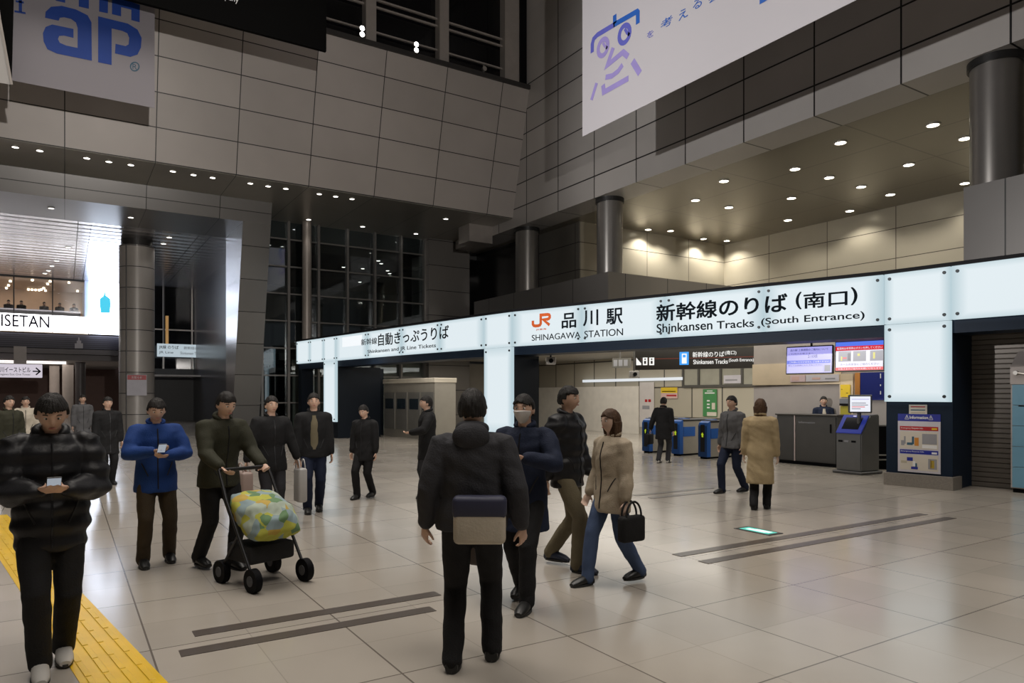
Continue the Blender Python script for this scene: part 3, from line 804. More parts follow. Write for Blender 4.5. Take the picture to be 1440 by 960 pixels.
a = on_panel(lmx, 1118 / 6, 580 / 6); b = on_panel(lmx, 1156 / 6, 545 / 6); text('R', lb, teal_ink, a.x, a.y, b.x, b.y, z=.002)
c = on_v(459, 72, 21.8); kmx = frame(Vector((c.x, 21.8, c.z)), (1, 0, 0))
kb = thing('hanging_board', 'black hanging board with small white lettering above the leaning wall', 'board', mtx=kmx)
bm = bmesh.new(); box(bm, -9.5, 0, -.12, 0, 3.4, 0); obj('panel', bm, M('board_black', (.002, .002, .002), .7, spec=.05), kb)
a = on_panel(kmx, 294, -5.0); b = on_panel(kmx, 335.5, -4); text('Company', kb, white_ink, a.x, a.y, b.x, b.y, z=.003)
bm = bmesh.new()
for xx in (-8.5, -5, -1): cyl(bm, (xx, 3.4, -.06), (xx, 8.2, -.06), .03, seg=8)
obj('hanger', bm, dark_trim, kb)
# slanting grey banner at the far left edge
gmx = frame(on_v(17, 119, 20.6), (1, 0, 0))
gb = thing('hanging_banner', 'plain grey banner with a slanting pale edge at the extreme upper left', 'banner', mtx=gmx)
P = [on_panel(gmx, x, y) for x, y in ((16.5, 119), (-40, 110), (-60, -240), (-42, -240), (0, 28))]
poly_plate('fabric', gb, grey_fab, [tuple(p.xy) for p in P], -.012, 0)
bm = bmesh.new(); stroke(bm, [P[0], P[4], P[3]], .05, -.02, .02); obj('edge_cord', bm, pale_metal, gb)
dmx = frame(on_v(20, 100, 21.4), (1, 0, 0))
db = thing('hanging_board', 'narrow black board behind the slanting grey banner at the extreme upper left', 'board', mtx=dmx)
P = [on_panel(dmx, x, y) for x, y in ((16.5, 108), (-20, 104), (-20, -60), (20.5, -60))]
poly_plate('panel', db, MATS['board_black'], [tuple(p.xy) for p in P], -.08, 0)

# ================================================================ FLOOR MARKS
stripe_m = M('stripe_brown', (.085, .07, .06), .3)
def strip_mark(label, u0, u1, v, w=.13, group='dark floor stripes'):
    bm = bmesh.new(); box(bm, 0, -w / 2, 0, u1 - u0, w / 2, .004)
    o = obj('floor_stripe', bm, stripe_m, loc=(u0, v, 0)); tag(o, label, 'floor stripe', group)
strip_mark('dark stripe in the bright floor on the right, the farther of the long pair', 5.31, 10.05, 5.24)
strip_mark('dark stripe in the bright floor on the right, the nearer of the long pair', 5.31, 10.07, 4.88)
strip_mark('dark stripe in the floor before the gates, the farther of the short pair', 7.9, 9.7, 8.72)
strip_mark('dark stripe in the floor before the gates, the nearer of the short pair', 7.9, 9.7, 8.36)
strip_mark('dark stripe in the floor behind the central walker, the farther of that pair', .75, 2.62, 5.3)
strip_mark('dark stripe in the floor behind the central walker, the nearer of that pair', .62, 2.4, 4.94)
# inset exit light
c = on_z(1066, 746.5)
ex = thing('floor_light', 'small glowing green light set flush into the floor beyond the long stripes', 'floor light', (c.x, c.y, 0))
a = on_z(1041, 741.5); b = on_z(1091, 751.5); L = (b - a).length / 2; rot = math.atan2((b - a).y, (b - a).x)
ex.rotation_euler = (0, 0, rot)
bm = bmesh.new(); bevbox(bm, -L, -.13, 0, L, .13, .006, .003, 1); obj('frame', bm, dark_trim, ex)
bm = bmesh.new(); box(bm, -L * .8, -.085, .006, L * .8, .085, .009); g_ = obj('glow_panel', bm, M('exit_green', (.05, .2, .15), .3, emit=(.10, .55, .45), strength=1.0), ex)
bm = bmesh.new(); box(bm, -L * .55, -.05, .009, L * .5, .02, .011); box(bm, -L * .2, -.02, .009, L * .65, .05, .011); obj('pictogram', bm, M('exit_white', (.5, .6, .55), .3, emit=(.75, .95, .88), strength=1.0), g_)
# yellow tactile strip
tp = [on_z(174, 960), on_z(60, 818)]
d_ = (tp[1] - tp[0]).normalized(); n_ = Vector((-d_.y, d_.x, 0)); tw = .19
tym = M('tactile_yellow', (.70, .44, .01), .35, var=.1)
base = tp[0] - d_ * 1.6
ty = thing('tactile_strip', 'yellow tactile guide strip crossing the floor at lower left', 'tactile paving', (base.x, base.y, 0), math.atan2(d_.y, d_.x))
LEN = 9.0
bm = bmesh.new(); box(bm, 0, -tw, 0, LEN, tw, .004); obj('strip', bm, tym, ty)
bm = bmesh.new()
for yy in (-.135, -.045, .045, .135):
    x = .03
    while x < LEN - .3:
        bevbox(bm, x, yy - .018, .003, x + .27, yy + .018, .009, .004, 1); x += .3
obj('ridges', bm, tym, ty)
# ================================================================ FAR FACADE BEYOND THE PORTAL
glow_white = M('glow_white', (.05, .05, .05), .3, emit=(1.0, .98, 1.0), strength=4.0, var=0)
glow_bottle = M('glow_bottle', (.05, .05, .05), .3, emit=(.76, .84, 1.0), strength=9.0, var=0)
glow_pale = M('glow_pale_blue', (.05, .05, .05), .3, emit=(.36, .47, .66), strength=1.0, var=0)
def vframe(px, py, v): return frame(on_v(px, py, v), (1, 0, 0))
fm = vframe(125, 463, 49.1)
st = thing('shop_sign', 'long glowing white shop sign band with dark capital letters under the cafe windows', 'sign', mtx=fm)
def vr(m, px0, py0, px1, py1):
    a = on_panel(m, px0, py0); b = on_panel(m, px1, py1); return a.x, a.y, b.x, b.y
z0 = 5.3 - fm.translation.z; z1 = 6.28 - fm.translation.z
cuts = [-12.0, -8.0, on_panel(fm, 19.5, 450).x, on_panel(fm, 74, 450).x, 0]
for xa, xb in zip(cuts, cuts[1:]): plate('glow_panel', st, glow_white, xa + .02, z0, xb - .02, z1, -.15, 0)
text('ISETAN', st, M('letter_navy', (.015, .012, .05), .5), *vr(fm, 1.5, 458.5, 69.5, 444.5), z=.004, bold=.012)
bmm = vframe(125.5, 469, 49.0)
bs = thing('shop_sign', 'bright white lightbox with a pale blue bottle emblem left of the massive column', 'sign', mtx=bmm)
plate('glow_panel', bs, glow_bottle, 0, 0, 1.85, 8.42 - bmm.translation.z, -.2, 0)
bp = [(672, 290), (690, 275), (700, 265), (704, 240), (710, 240), (713, 265), (728, 275), (745, 290), (747, 330), (741, 384), (681, 384), (673, 330)]
poly_plate('emblem', bs, M('bottle_blue', (.02, .1, .12), .4, emit=(.06, .62, .86), strength=1.0, var=0), [tuple(on_panel(bmm, x / 4.8, 360 + y / 4.8).xy) for x, y in bp], .003, .008)
# cafe room behind the window band
bm = bmesh.new(); box(bm, -14, 49.9, 5.3, 1.2, 55, 5.6); struct('floor_cafe', bm, M('cafe_floor', (.2, .15, .1), .5))
bm = bmesh.new(); box(bm, -14, 55, 5.9, 1.2, 55.2, 8.6); struct('wall_cafe_back', bm, M('cafe_wall', (.36, .26, .19), .6))
bm = bmesh.new(); box(bm, 1.0, 49.3, 6.28, 1.25, 55, 8.45); struct('wall_cafe_side', bm, M('cafe_side', (.30, .36, .48), .5))
bm = bmesh.new(); box(bm, -14, 49.6, 8.4, 1.2, 55, 8.5); struct('ceiling_cafe', bm, M('cafe_ceiling', (.5, .38, .28), .5))
light('cafe_lamp', 'AREA', (-4, 52.3, 8.3), 170, (1, .82, .62), 8, 3)
k = NB('clear_glass')
trn = k.n('ShaderNodeBsdfTransparent'); gls = k.n('ShaderNodeBsdfGlossy'); gls.inputs['Roughness'].default_value = .02
mx = k.n('ShaderNodeMixShader'); mx.inputs[0].default_value = .05
k.nt.links.new(trn.outputs[0], mx.inputs[1]); k.nt.links.new(gls.outputs[0], mx.inputs[2]); k.nt.links.new(mx.outputs[0], k.nt.nodes['Material Output'].inputs['Surface'])
bm = bmesh.new(); box(bm, -14, 49.3, 6.28, 1.0, 49.32, 8.42); w4 = struct('window_4', bm, k.m)
for px in (19.5, 74):
    u = on_v(px, 420, 49.25).x
    bm = bmesh.new(); box(bm, u - .03, 49.2, 6.28, u + .03, 49.3, 8.42); obj('mullion', bm, dark_trim, w4)
bm = bmesh.new(); box(bm, -14, 49.15, 8.38, 1.0, 49.3, 8.45); obj('head_rail', bm, dark_trim, w4)
counter_m = M('cafe_counter', (.42, .40, .42), .4)
ct = thing('cafe_counter', 'long pale bar counter behind the cafe windows', 'counter', (-13, 49.62, 6.28))
bm = bmesh.new(); box(bm, 0, .0, .28, 13.8, .42, .34); obj('top', bm, counter_m, ct)
bm = bmesh.new(); box(bm, 0, .3, 0, 13.8, .36, .28); obj('front', bm, dark_trim, ct)
for i, (px, py) in enumerate([(14.5, 394), (12, 400), (9, 405), (45.5, 391), (67, 398), (61.5, 404), (58, 406), (55, 411), (50, 418), (45, 422), (40, 428), (97, 396), (109, 408), (70.5, 393), (64, 426)]):
    p = on_z(px, py, 8.4)
    if p.y > 54.8 or p.y < 49.7:
        p = on_v(px, py, 54.5 if p.y > 54.8 else 49.9); p.z = 8.4
    bm = bmesh.new(); lathe(bm, [(.0, -.12), (.06, -.1), (.075, -.05), (.05, 0), (0, 0)], 12)
    o = obj('ceiling_bulb', bm, M('bulb_glow', (1, 1, 1), .5, emit=(1, .85, .62), strength=4, var=0), loc=(p.x, p.y, 8.4))
    tag(o, 'tiny warm ceiling bulb in the cafe behind the far windows', 'lamp', 'cafe ceiling bulbs')
# emblem on the louver band
em2 = vframe(111, 489, 49.15)
o_ = [tuple(on_panel(em2, x / 4.8, 360 + y / 4.8).xy) for x, y in ((505, 622), (505, 588), (518, 588), (518, 570), (527, 570), (529, 548), (536, 548), (538, 570), (548, 570), (548, 588), (560, 588), (560, 622))]
bm = bmesh.new(); prism(bm, o_, -.1, 0, 2); eo = obj('tower_emblem', bm, M('emblem_grey', (.36, .33, .33), .4), mtx=em2)
tag(eo, 'grey tower silhouette emblem fixed to the dark louver band under the white shop sign', 'emblem')
# passage columns and hanging direction sign
cream = M('cream_column', (.45, .40, .36), .5)
for i, (pa, pb, v) in enumerate(((105, 121, 52), (87, 104, 54.5), (69, 84, 57))):
    p = on_v((pa + pb) / 2, 540, v); r = (pb - pa) / 2 / F * (v / ray((pa + pb) / 2, 540).y) * .8
    round_column(['darker round column in the far passage, nearest the massive column', 'cream round column in the far passage, middle of the three', 'cream round column in the far passage, nearest the arrow sign'][i], p.x, p.y, r, 0, 3.7, False, cream if i else M('dark_column', (.12, .105, .1), .4))
sm = vframe(59.5, 531, 48.8)
ds = thing('direction_sign', 'white hanging direction sign with a black arrow under the louver band', 'sign', mtx=sm)
bm = bmesh.new(); bevbox(bm, -6, 0, -.12, 0, .76, 0, .03); obj('board', bm, M('sign_glow_lilac', (.1, .1, .1), .4, emit=(.58, .53, .60), strength=1.0), ds)
text('品川イーストビル', ds, ink, *vr(sm, -6, 523.2, 43, 516.2), z=.004, bold=.01)
text('Shinagawa East One Tower', ds, ink, *vr(sm, -6, 528, 43, 525), z=.004)
a = vr(sm, 46, 528, 57, 516); bm = bmesh.new(); ym = (a[1] + a[3]) / 2
stroke(bm, [(a[0], ym), (a[2] - .04, ym)], .07, .003, .008); stroke(bm, [(a[2] - .22, ym + .2), (a[2] - .02, ym), (a[2] - .22, ym - .2)], .07, .003, .008)
obj('arrow', bm, ink, ds)
bm = bmesh.new(); box(bm, -1.35, .76, -.1, -.75, 4.38 - sm.translation.z + .02, -.02); obj('bracket', bm, cream, ds)
passage = M('passage_glow', (1, 1, 1), .5, emit=(1, .93, .88), strength=1.6, var=0)
for i in range(2):
    bm = bmesh.new(); box(bm, -14, 0, -.06, 0, .35, -.01); o = obj('strip_lamp', bm, passage, loc=(on_v(93, 508, 51.5 + 2.5 * i).x, 51.5 + 2.5 * i, 3.7))
    tag(o, ['long white strip lamp in the passage ceiling, nearer the louver band', 'long white strip lamp in the passage ceiling, deeper in'][i], 'lamp')
light('passage_lamp', 'AREA', (-3, 55, 3.6), 160, (1, .88, .8), 12, 5)
# sign reflection in the dark facade, built as a lit hanging board
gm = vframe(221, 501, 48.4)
gs = thing('hanging_sign', 'pale sign reflection built as a lit board, right of the massive column', 'sign', mtx=gm)
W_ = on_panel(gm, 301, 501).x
bm = bmesh.new(); box(bm, 0, 0, -.1, W_, .8, 0); obj('board', bm, M('sign_reflection_glow', (.1, .1, .1), .4, emit=(.42, .50, .55), strength=1.0), gs)
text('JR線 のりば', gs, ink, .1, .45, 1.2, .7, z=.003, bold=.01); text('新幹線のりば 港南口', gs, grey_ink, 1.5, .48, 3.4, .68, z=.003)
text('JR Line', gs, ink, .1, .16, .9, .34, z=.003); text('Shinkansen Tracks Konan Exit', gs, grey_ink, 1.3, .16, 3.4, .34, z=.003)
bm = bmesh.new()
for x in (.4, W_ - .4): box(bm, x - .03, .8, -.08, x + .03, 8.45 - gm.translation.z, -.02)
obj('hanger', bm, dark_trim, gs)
amber = M('amber_glow', (.2, .1, .03), .5, emit=(.30, .17, .06), strength=1.0)
for px0, px1 in ((233, 237), (275, 282)):
    a = on_v(px0, 485, 49.3); b = on_v(px1, 444, 49.3)
    bm = bmesh.new(); box(bm, a.x, 49.3, a.z, b.x, 49.4, b.z); obj('amber_panel', bm, amber, w3)

# ================================================================ TICKET HALL INTERIOR
INTO = Vector((.958, .287, 0)); ALONG = Vector((.287, -.958, 0))
hall_m = cladding('hall_wall', (.42, .385, .31), (1, 0, 1.5), (1.95, 1.2), w=.06, joint=(.07, .065, .055), rough=.4, metal=0)
bm = bmesh.new(); box(bm, 20.6, 3, 0, 21.0, 33, 3.25); struct('wall_hall_back', bm, hall_m)
bm = bmesh.new(); box(bm, 8.6, 31.9, 0, 20.6, 32.1, 3.25)
struct('wall_hall_side', bm, M('hall_side', (.36, .33, .28), .5))
# windows high in the back wall
gm_ = M('frosted_pane', (.36, .35, .29), .25)
bar_m = M('frame_bar', (.10, .095, .085), .4, .4)
hw = frame(Vector((20.58, 0, 0)), (0, -1, 0))
tw5 = bmesh.new()
ya = on_panel(hw, 961, 540).x; yb = on_panel(hw, 1110, 540).x
box(tw5, ya, 1.98, -.02, yb, 2.9, 0); o = obj('window_5', tw5, gm_, mtx=hw); o['kind'] = 'structure'
for px in (961, 983, 1014, 1044, 1075, 1108):
    x = on_panel(hw, px, 540).x; plate('bar', o, bar_m, x - .05, 1.98, x + .05, 2.95, 0, .04)
plate('rail', o, bar_m, ya, 1.93, yb, 2.03, 0, .05); plate('rail', o, bar_m, ya, 2.88, yb, 2.96, 0, .05)
def wall_sheet(name, label, cat, m, mat, r, extra=(), thick=.02):
    x0, y0, x1, y1 = rect_on(m, *r)
    mm = m.copy(); mm.translation = m @ Vector((x0, y0, .002))
    t = thing(name, label, cat, mtx=mm)
    plate('sheet', t, mat, 0, 0, x1 - x0, y1 - y0, 0, thick)
    for mt, a, b, c, d in extra:
        plate('print', t, mt, (x1 - x0) * a, (y1 - y0) * b, (x1 - x0) * c, (y1 - y0) * d, thick, thick + .004)
    return t, x1 - x0, y1 - y0
t, w_, h_ = wall_sheet('green_poster', 'tall green poster with white marks on the back wall behind the gates', 'poster', hw, green_ink, (989, 585, 1008.5, 547), [(white_ink, .15, .84, .85, .88), (white_ink, .3, .92, .7, .95), (white_ink, .3, .55, .5, .6), (white_ink, .3, .42, .5, .47), (white_ink, .3, .3, .5, .35), (cream_paper, .65, .26, .88, .5), (cream_paper, .3, .02, .98, .16)])
wall_sheet('yellow_notice', 'yellow notice over a pink lower half on the back wall left of the gates', 'notice', hw, M('pink_paper', (.62, .42, .38), .5), (930, 560, 953, 544.5), [(yellow_ink, 0, .5, 1, 1), (red_ink, .08, .6, .9, .68), (red_ink, .35, .2, .95, .34)])
wall_sheet('white_door_panel', 'white panel with two small red dots on the back wall behind the dark coated traveller', 'panel', hw, M('panel_white', (.62, .58, .56), .4), (900, 600, 920, 537), [(red_ink, .38, .56, .55, .62), (red_ink, .62, .56, .8, .62), (grey_ink, .2, .4, .7, .48)])
bm = bmesh.new(); box(bm, on_panel(hw, 757, 540).x, .0, -.0, on_panel(hw, 899, 540).x, 2.02, .05); o = obj('wall_hall_white', bm, M('hall_white', (.74, .70, .63), .4), mtx=hw); o['kind'] = 'structure'
lt, w_, h_ = wall_sheet('pale_signboard', 'long whitish signboard, built glowing, on the hall back wall left of the yellow notice', 'lamp', hw, M('signboard_glow', (.2, .2, .2), .4, emit=(.62, .66, .70), strength=1.0), (821, 537.5, 961, 530), [], .08)  # whitish signboard, its brightness put in as added glow
wall_sheet('route_sign', 'small cream sign with two orange rows on the upper back wall right of the panes', 'sign', hw, cream_paper, (1078, 538, 1104, 523), [(amber_ink, .35, .55, .9, .85), (amber_ink, .35, .12, .9, .42)])
wall_sheet('white_notice', 'small white notice in the high panes of the back wall', 'notice', hw, white_paper, (1019, 539, 1043, 527), [(grey_ink, .1, .3, .8, .5)], .05)

# black hanging direction sign
pA = at_d(893, 555, 21.6); pB = at_d(1103, 555, 19.7); pA.z = pB.z = 2.41
hm = frame(pA, pB - pA); Ls = (pB - pA).length
hs = thing('hanging_sign', 'long black hanging sign, white lettering and blue train pictogram, above the ticket gates', 'sign', mtx=hm)
bm = bmesh.new(); box(bm, 0, 0, -.18, Ls, .6, 0); obj('board', bm, M('sign_black', (.018, .015, .012), .35), hs)
plate('red_line', hs, M('line_red', (.12, .02, .01), .5), 0, .31, Ls, .335, 0, .003)
glow_ink = M('glow_lettering', (.2, .2, .2), .5, emit=(.80, .80, .78), strength=1.0)
sign_text('新幹線のりば', hs, hm, 974, 502.5, 1018.5, 493.5, glow_ink, bold=.006, z=.004); sign_text('(南口)', hs, hm, 1019.5, 499.5, 1035.5, 492.5, glow_ink, bold=.004, z=.004)
sign_text('Shinkansen Tracks', hs, hm, 975, 512, 1023.5, 504.7, glow_ink, bold=.008, z=.004); sign_text('(South Entrance)', hs, hm, 1025, 509.7, 1060, 503.2, glow_ink, bold=.004, z=.004)
x0, y0, x1, y1 = rect_on(hm, 955.6, 513, 968.6, 494.5)
bm = bmesh.new(); bevbox(bm, x0, y0, .001, x1, y1, .008, .003, 1); pi = obj('pictogram', bm, M('picto_blue', (.02, .1, .3), .4, emit=(.03, .28, .75), strength=1.0), hs)
bm = bmesh.new(); bevbox(bm, x0 + .07, y0 + .04, .008, x1 - .06, y1 - .05, .012, .003, 1); obj('train_shape', bm, glow_ink, pi)
plate('train_window', pi, MATS['picto_blue'], x0 + .1, y0 + .22, x1 - .09, y0 + .3, .012, .014)
for i, (a, b) in enumerate(((894.8, 901.8), (904, 910.5), (913, 920))):
    r = rect_on(hm, a, 513.3, b, 502.5); p_ = plate('pictogram', hs, glow_ink, *r, .001, .006)
    if i == 0: poly_plate('wedge', p_, MATS['sign_black'], [(r[0], r[3]), (r[2], r[1] + .05), (r[2], r[3])], .006, .009)
    else:
        cx = (r[0] + r[2]) / 2; plate('figure', p_, MATS['sign_black'], cx - .03, r[1] + .04, cx + .03, r[3] - .1, .006, .009)
        bm = bmesh.new(); cyl(bm, (cx, r[3] - .05, .006), (cx, r[3] - .05, .009), .025, seg=10); obj('figure', bm, MATS['sign_black'], p_)
bm = bmesh.new()
for x in (.4, Ls - .5): box(bm, x - .03, .6, -.12, x + .03, 3.25 - 2.41, -.06)
obj('hanger', bm, bar_m, hs)
pA = at_d(861, 555, 25.0); pB = at_d(886, 555, 24.6); pA.z = pB.z = 2.6
h2 = frame(pA, pB - pA); L2 = (pB - pA).length
g2 = thing('hanging_sign', 'small grey pictogram sign deeper in the hall, left of the long black sign', 'sign', mtx=h2)
bm = bmesh.new(); box(bm, 0, 0, -.1, L2, .34, 0); obj('board', bm, M('sign_grey', (.12, .115, .1), .4), g2)
for i in range(3): plate('pictogram', g2, grey_ink, .05 + i * .2, .06, .2 + i * .2, .28, 0, .004)
bm = bmesh.new(); box(bm, .25, .34, -.06, .3, .66, -.03); obj('hanger', bm, bar_m, g2)

# two hanging screens
def screen(px0, px1, d0, d1, zb, h, label, tilt):
    a = at_d(px0, 555, d0); b = at_d(px1, 555, d1); a.z = b.z = zb
    m = frame(a, b - a) @ Matrix.Rotation(tilt, 4, 'X'); w = (b - a).length
    t = thing('hanging_screen', label, 'screen', mtx=m)
    bm = bmesh.new(); bevbox(bm, 0, 0, -.08, w, h, 0, .012, 1); obj('casing', bm, M('screen_case', (.01, .01, .012), .35), t)
    bm = bmesh.new(); box(bm, w * .3, h * .6, -.14, w * .7, h * .75, -.08); cyl(bm, (w / 2, h * .68, -.12), (w / 2, h + .12 + 3.1 - zb - h, -.12), .025, seg=10); obj('mount', bm, bar_m, t)
    return t, w, h
def glow(name, c, s=1.0): return M(name, (.02, .02, .02), .3, emit=c, strength=s, var=0)
g_lil = glow('screen_lilac', (.42, .40, .86)); g_blue = glow('screen_blue', (.03, .08, .66)); g_ink = glow('screen_ink', (.05, .05, .22)); g_sky = glow('screen_sky', (.10, .20, .85)); g_red = glow('screen_red', (.72, .02, .03)); g_w = glow('screen_white', (.74, .72, .86)); g_grey = glow('screen_grey', (.22, .22, .26)); g_dark = glow('screen_dark', (.04, .04, .07)); g_yel = glow('screen_yellow', (.6, .55, .05)); g_lil2 = glow('screen_pale', (.50, .48, .80))
t, w, h = screen(1104.5, 1171, 15.3, 14.6, 2.09, .60, 'hanging screen with a pale lilac page and a blue band, left of the red one', -.06)
plate('picture', t, g_lil, .025, .025, w - .025, h - .025, 0, .002)
def sp(mat, a, b, c, d, zz=.004): plate('picture', t, mat, w * a, h * b, w * c, h * d, .002, zz)
sp(g_blue, .03, .37, .95, .49); sp(g_lil2, .06, .06, .8, .25); sp(g_grey, .83, .08, .95, .3)
text('品川駅 工事期間のご案内について', t, g_ink, w * .1, h * .82, w * .9, h * .9, z=.004, bold=.01, thick=.001); text('ご利用のお客さまへ', t, g_ink, w * .06, h * .7, w * .6, h * .76, z=.004, thick=.001); text('2:10頃', t, g_ink, w * .48, h * .56, w * .68, h * .68, z=.004, bold=.01, thick=.001)
text('ご利用いただけません ご注意ください', t, g_w, w * .08, h * .4, w * .92, h * .46, z=.005, thick=.001); text('詳しくは係員におたずねください', t, g_ink, w * .06, h * .29, w * .78, h * .34, z=.004, thick=.001)
t, w, h = screen(1173.5, 1243.5, 14.5, 13.85, 2.12, .62, 'hanging screen with a red and white page under a blue top, beside the glowing pillar', -.04)
plate('picture', t, g_w, .025, .025, w - .025, h - .025, 0, .002)
sp(g_sky, .02, .83, .98, .97); sp(g_red, .02, .69, .98, .83); sp(g_red, .02, .04, .98, .14)
for a in (.08, .38, .72): sp(g_grey, a, .33, a + .26, .66)
sp(g_yel, .13, .36, .16, .5, .006); sp(g_red, .17, .42, .25, .47, .006); sp(g_yel, .47, .5, .52, .58, .006); sp(g_yel, .78, .4, .82, .6, .006); sp(g_dark, .27, .36, .33, .6, .006)
text('転落時は非常停止ボタンを押してください', t, g_w, w * .05, h * .72, w * .96, h * .8, z=.005, bold=.01, thick=.001); text('ホームの安全にご協力ください', t, g_ink, w * .12, h * .2, w * .9, h * .27, z=.004, thick=.001); text('お客さまのご協力をお願いいたします', t, g_w, w * .08, h * .065, w * .94, h * .12, z=.005, thick=.001)

# staffed office behind the counter
oA = at_d(1060, 555, 18.9); oB = at_d(1248, 555, 16.0); oA.z = oB.z = 0
ofm = frame(oA, oB - oA); OL = (oB - oA).length
off_m = M('office_cream', (.56, .46, .33), .5); off_in = M('office_grey', (.30, .27, .25), .5)
bm = bmesh.new(); box(bm, 0, 0, -.15, OL + .5, 3.25, 0); o = obj('wall_office', bm, off_in, mtx=ofm); o['kind'] = 'structure'
def opl(name, label, cat, mat, r, extra=(), th=.03): return wall_sheet(name, label, cat, ofm, mat, r, extra, th)
x0, y0, x1, y1 = rect_on(ofm, 1060, 541.5, 1183, 537)
o = plate('trim_7', None, off_m, x0, y0, x1, y1 + .5, .001, .06); o.matrix_world = ofm; o['kind'] = 'structure'
x0, y0, x1, y1 = rect_on(ofm, 1182, 600, 1201, 525)
o = plate('trim_8', None, off_m, x0, y0, x1, y1, .001, .05); o.matrix_world = ofm; o['kind'] = 'structure'
ofm2 = ofm @ Matrix.Translation((0, 0, .065))
def opl2(name, label, cat, mat, r, extra=(), th=.02): return wall_sheet(name, label, cat, ofm2, mat, r, extra, th)
pink = MATS['pink_paper']
opl2('pink_leaflet', 'pale pink leaflet on the cream beam under the lilac screen, the left one', 'leaflet', M('pink_pale', (.60, .46, .48), .5), (1112, 536.8, 1133, 527), [(pink, .1, .2, .6, .8)])
opl2('pink_leaflet', 'wide whitish leaflet with pink marks on the cream beam under the lilac screen', 'leaflet', white_paper, (1134, 536.5, 1180, 526), [(pink, .2, .3, .45, .6), (grey_ink, .6, .3, .9, .5)])
opl2('yellow_notice', 'yellow notice with black marks on the cream post beside the kiosk', 'notice', yellow_ink, (1182.5, 558, 1196, 540.5), [(ink, .1, .6, .2, .64), (ink, .6, .3, .8, .34)])
opl2('grey_holder', 'grey leaflet holder on the cream post below the yellow notice', 'holder', M('holder_grey', (.16, .17, .19), .5), (1182.5, 570, 1196, 560.5), [(black, 0, 0, 1, .3)], .06)
opl2('yellow_leaflet', 'dull yellow leaflet low on the cream post beside the kiosk screen', 'leaflet', M('yellow_dull', (.42, .36, .03), .5), (1182.5, 583, 1196, 571), [])
opl('orange_post', 'orange upright strip between the cream post and the deep blue board', 'post', M('orange_paint', (.50, .21, .05), .5), (1204, 556, 1211, 524), [], .06)
opl('blue_board', 'deep blue board with white marks beside the glowing notice pillar', 'board', M('board_blue', (.008, .018, .17), .45), (1211.5, 562, 1244, 523), [(white_ink, .86, .78, .9, .95), (white_ink, .86, .5, .9, .56), (white_ink, .86, .2, .9, .32)], .05)
# counter with dark cabinets
cA = at_d(1092, 555, 17.3); cB = at_d(1177, 555, 16.0); cA.z = cB.z = 0
cm = frame(cA, cB - cA); CL = (cB - cA).length
cab = M('cabinet_dark', (.085, .083, .08), .35, .3)
ctr = thing('counter', 'dark grey service counter left of the ticket kiosk', 'counter', mtx=cm)
bm = bmesh.new(); box(bm, 0, .08, -.42, CL, 1.16, -.02); obj('body', bm, cab, ctr)
bm = bmesh.new(); bevbox(bm, -.03, 1.16, -.45, CL + .03, 1.2, .03, .01, 1); obj('worktop', bm, M('worktop', (.05, .045, .04), .3), ctr)
bm = bmesh.new(); box(bm, .02, 0, -.4, CL - .02, .08, -.06); obj('plinth', bm, black, ctr)
xx = on_panel(cm, 1119, 600).x
dr = plate('door', ctr, M('cabinet_door', (.105, .102, .098), .3, .4), xx, .1, CL - .03, 1.13, -.02, .005)
bm = bmesh.new(); cyl(bm, (CL - .14, .78, .03), (CL - .14, .98, .03), .014, seg=10); obj('handle', bm, black, dr)
text('Information', dr, grey_ink, xx + .08, .98, xx + .5, 1.03, z=.006, thick=.001)
plate('door', ctr, cab, .04, .1, xx - .05, 1.13, -.02, .003)
bm = bmesh.new(); px_ = xx - .02; box(bm, px_ - .012, .08, -.01, px_ + .012, 1.16, .02); obj('white_edge', bm, M('edge_white', (.6, .5, .48), .4), ctr)
# ticket kiosk
kp = at_d(1175.5, 555, 15.05); kp.z = 0
kr = RIGHT * .5 + Vector((SN, CS, 0)) * -.866
km = frame(kp, kr)
ks = thing('ticket_kiosk', 'grey standing kiosk with a sloping blue touch panel and a bright monitor on top', 'kiosk', mtx=km)
kg = M('kiosk_grey', (.17, .17, .165), .35, .3); kdark = M('kiosk_side', (.10, .10, .10), .4, .2)
bm = bmesh.new(); prism(bm, [(.06, 0), (.82, 0), (1.22, -.3), (1.24, -.62), (.06, -.62)], 0, .58, 0); bmesh.ops.bevel(bm, geom=bm.edges[:], offset=.02, segments=2, affect='EDGES'); obj('body', bm, kg, ks, smooth=True)
bm = bmesh.new(); bevbox(bm, -.05, 0, -.66, .63, .06, .06, .015, 1); obj('base', bm, kdark, ks)
sl = frame(Vector((0, .84, .0)), (1, 0, 0), Vector((0, .4, -.3)))
bm = bmesh.new(); bevbox(bm, .0, .0, .0, .58, .47, .02, .008, 1, sl); pnl = obj('touch_panel', bm, M('kiosk_blue', (.012, .025, .26), .35, emit=(.01, .02, .16), strength=.5), ks)
bm = bmesh.new(); box(bm, .1, .1, .02, .48, .4, .024, sl); obj('touch_screen', bm, M('screen_off', (.006, .007, .012), .15), pnl)
bm = bmesh.new(); box(bm, .24, .425, .02, .31, .445, .024, sl); obj('pilot_light', bm, g_w, pnl)
for x in (.06, .2, .36):
    bm = bmesh.new(); bevbox(bm, x, .66, -.005, x + .1, .7, .012, .004, 1); obj('slot', bm, black if x != .2 else grey_ink, ks)
mm_ = Matrix.Translation((.0, 1.3, -.35)) @ Matrix.Rotation(math.radians(-58), 4, 'Y') 
mo = frame(km.inverted() @ at_d(1195.5, 578.5, 14.72), km.inverted().to_3x3() @ (RIGHT * .97 + Vector((SN, CS, 0)) * -.25), (0, 1, 0))
bm = bmesh.new(); bevbox(bm, -.03, -.03, -.06, .42, .35, -.004, .012, 1, mo); mcase = obj('monitor', bm, kdark, ks)
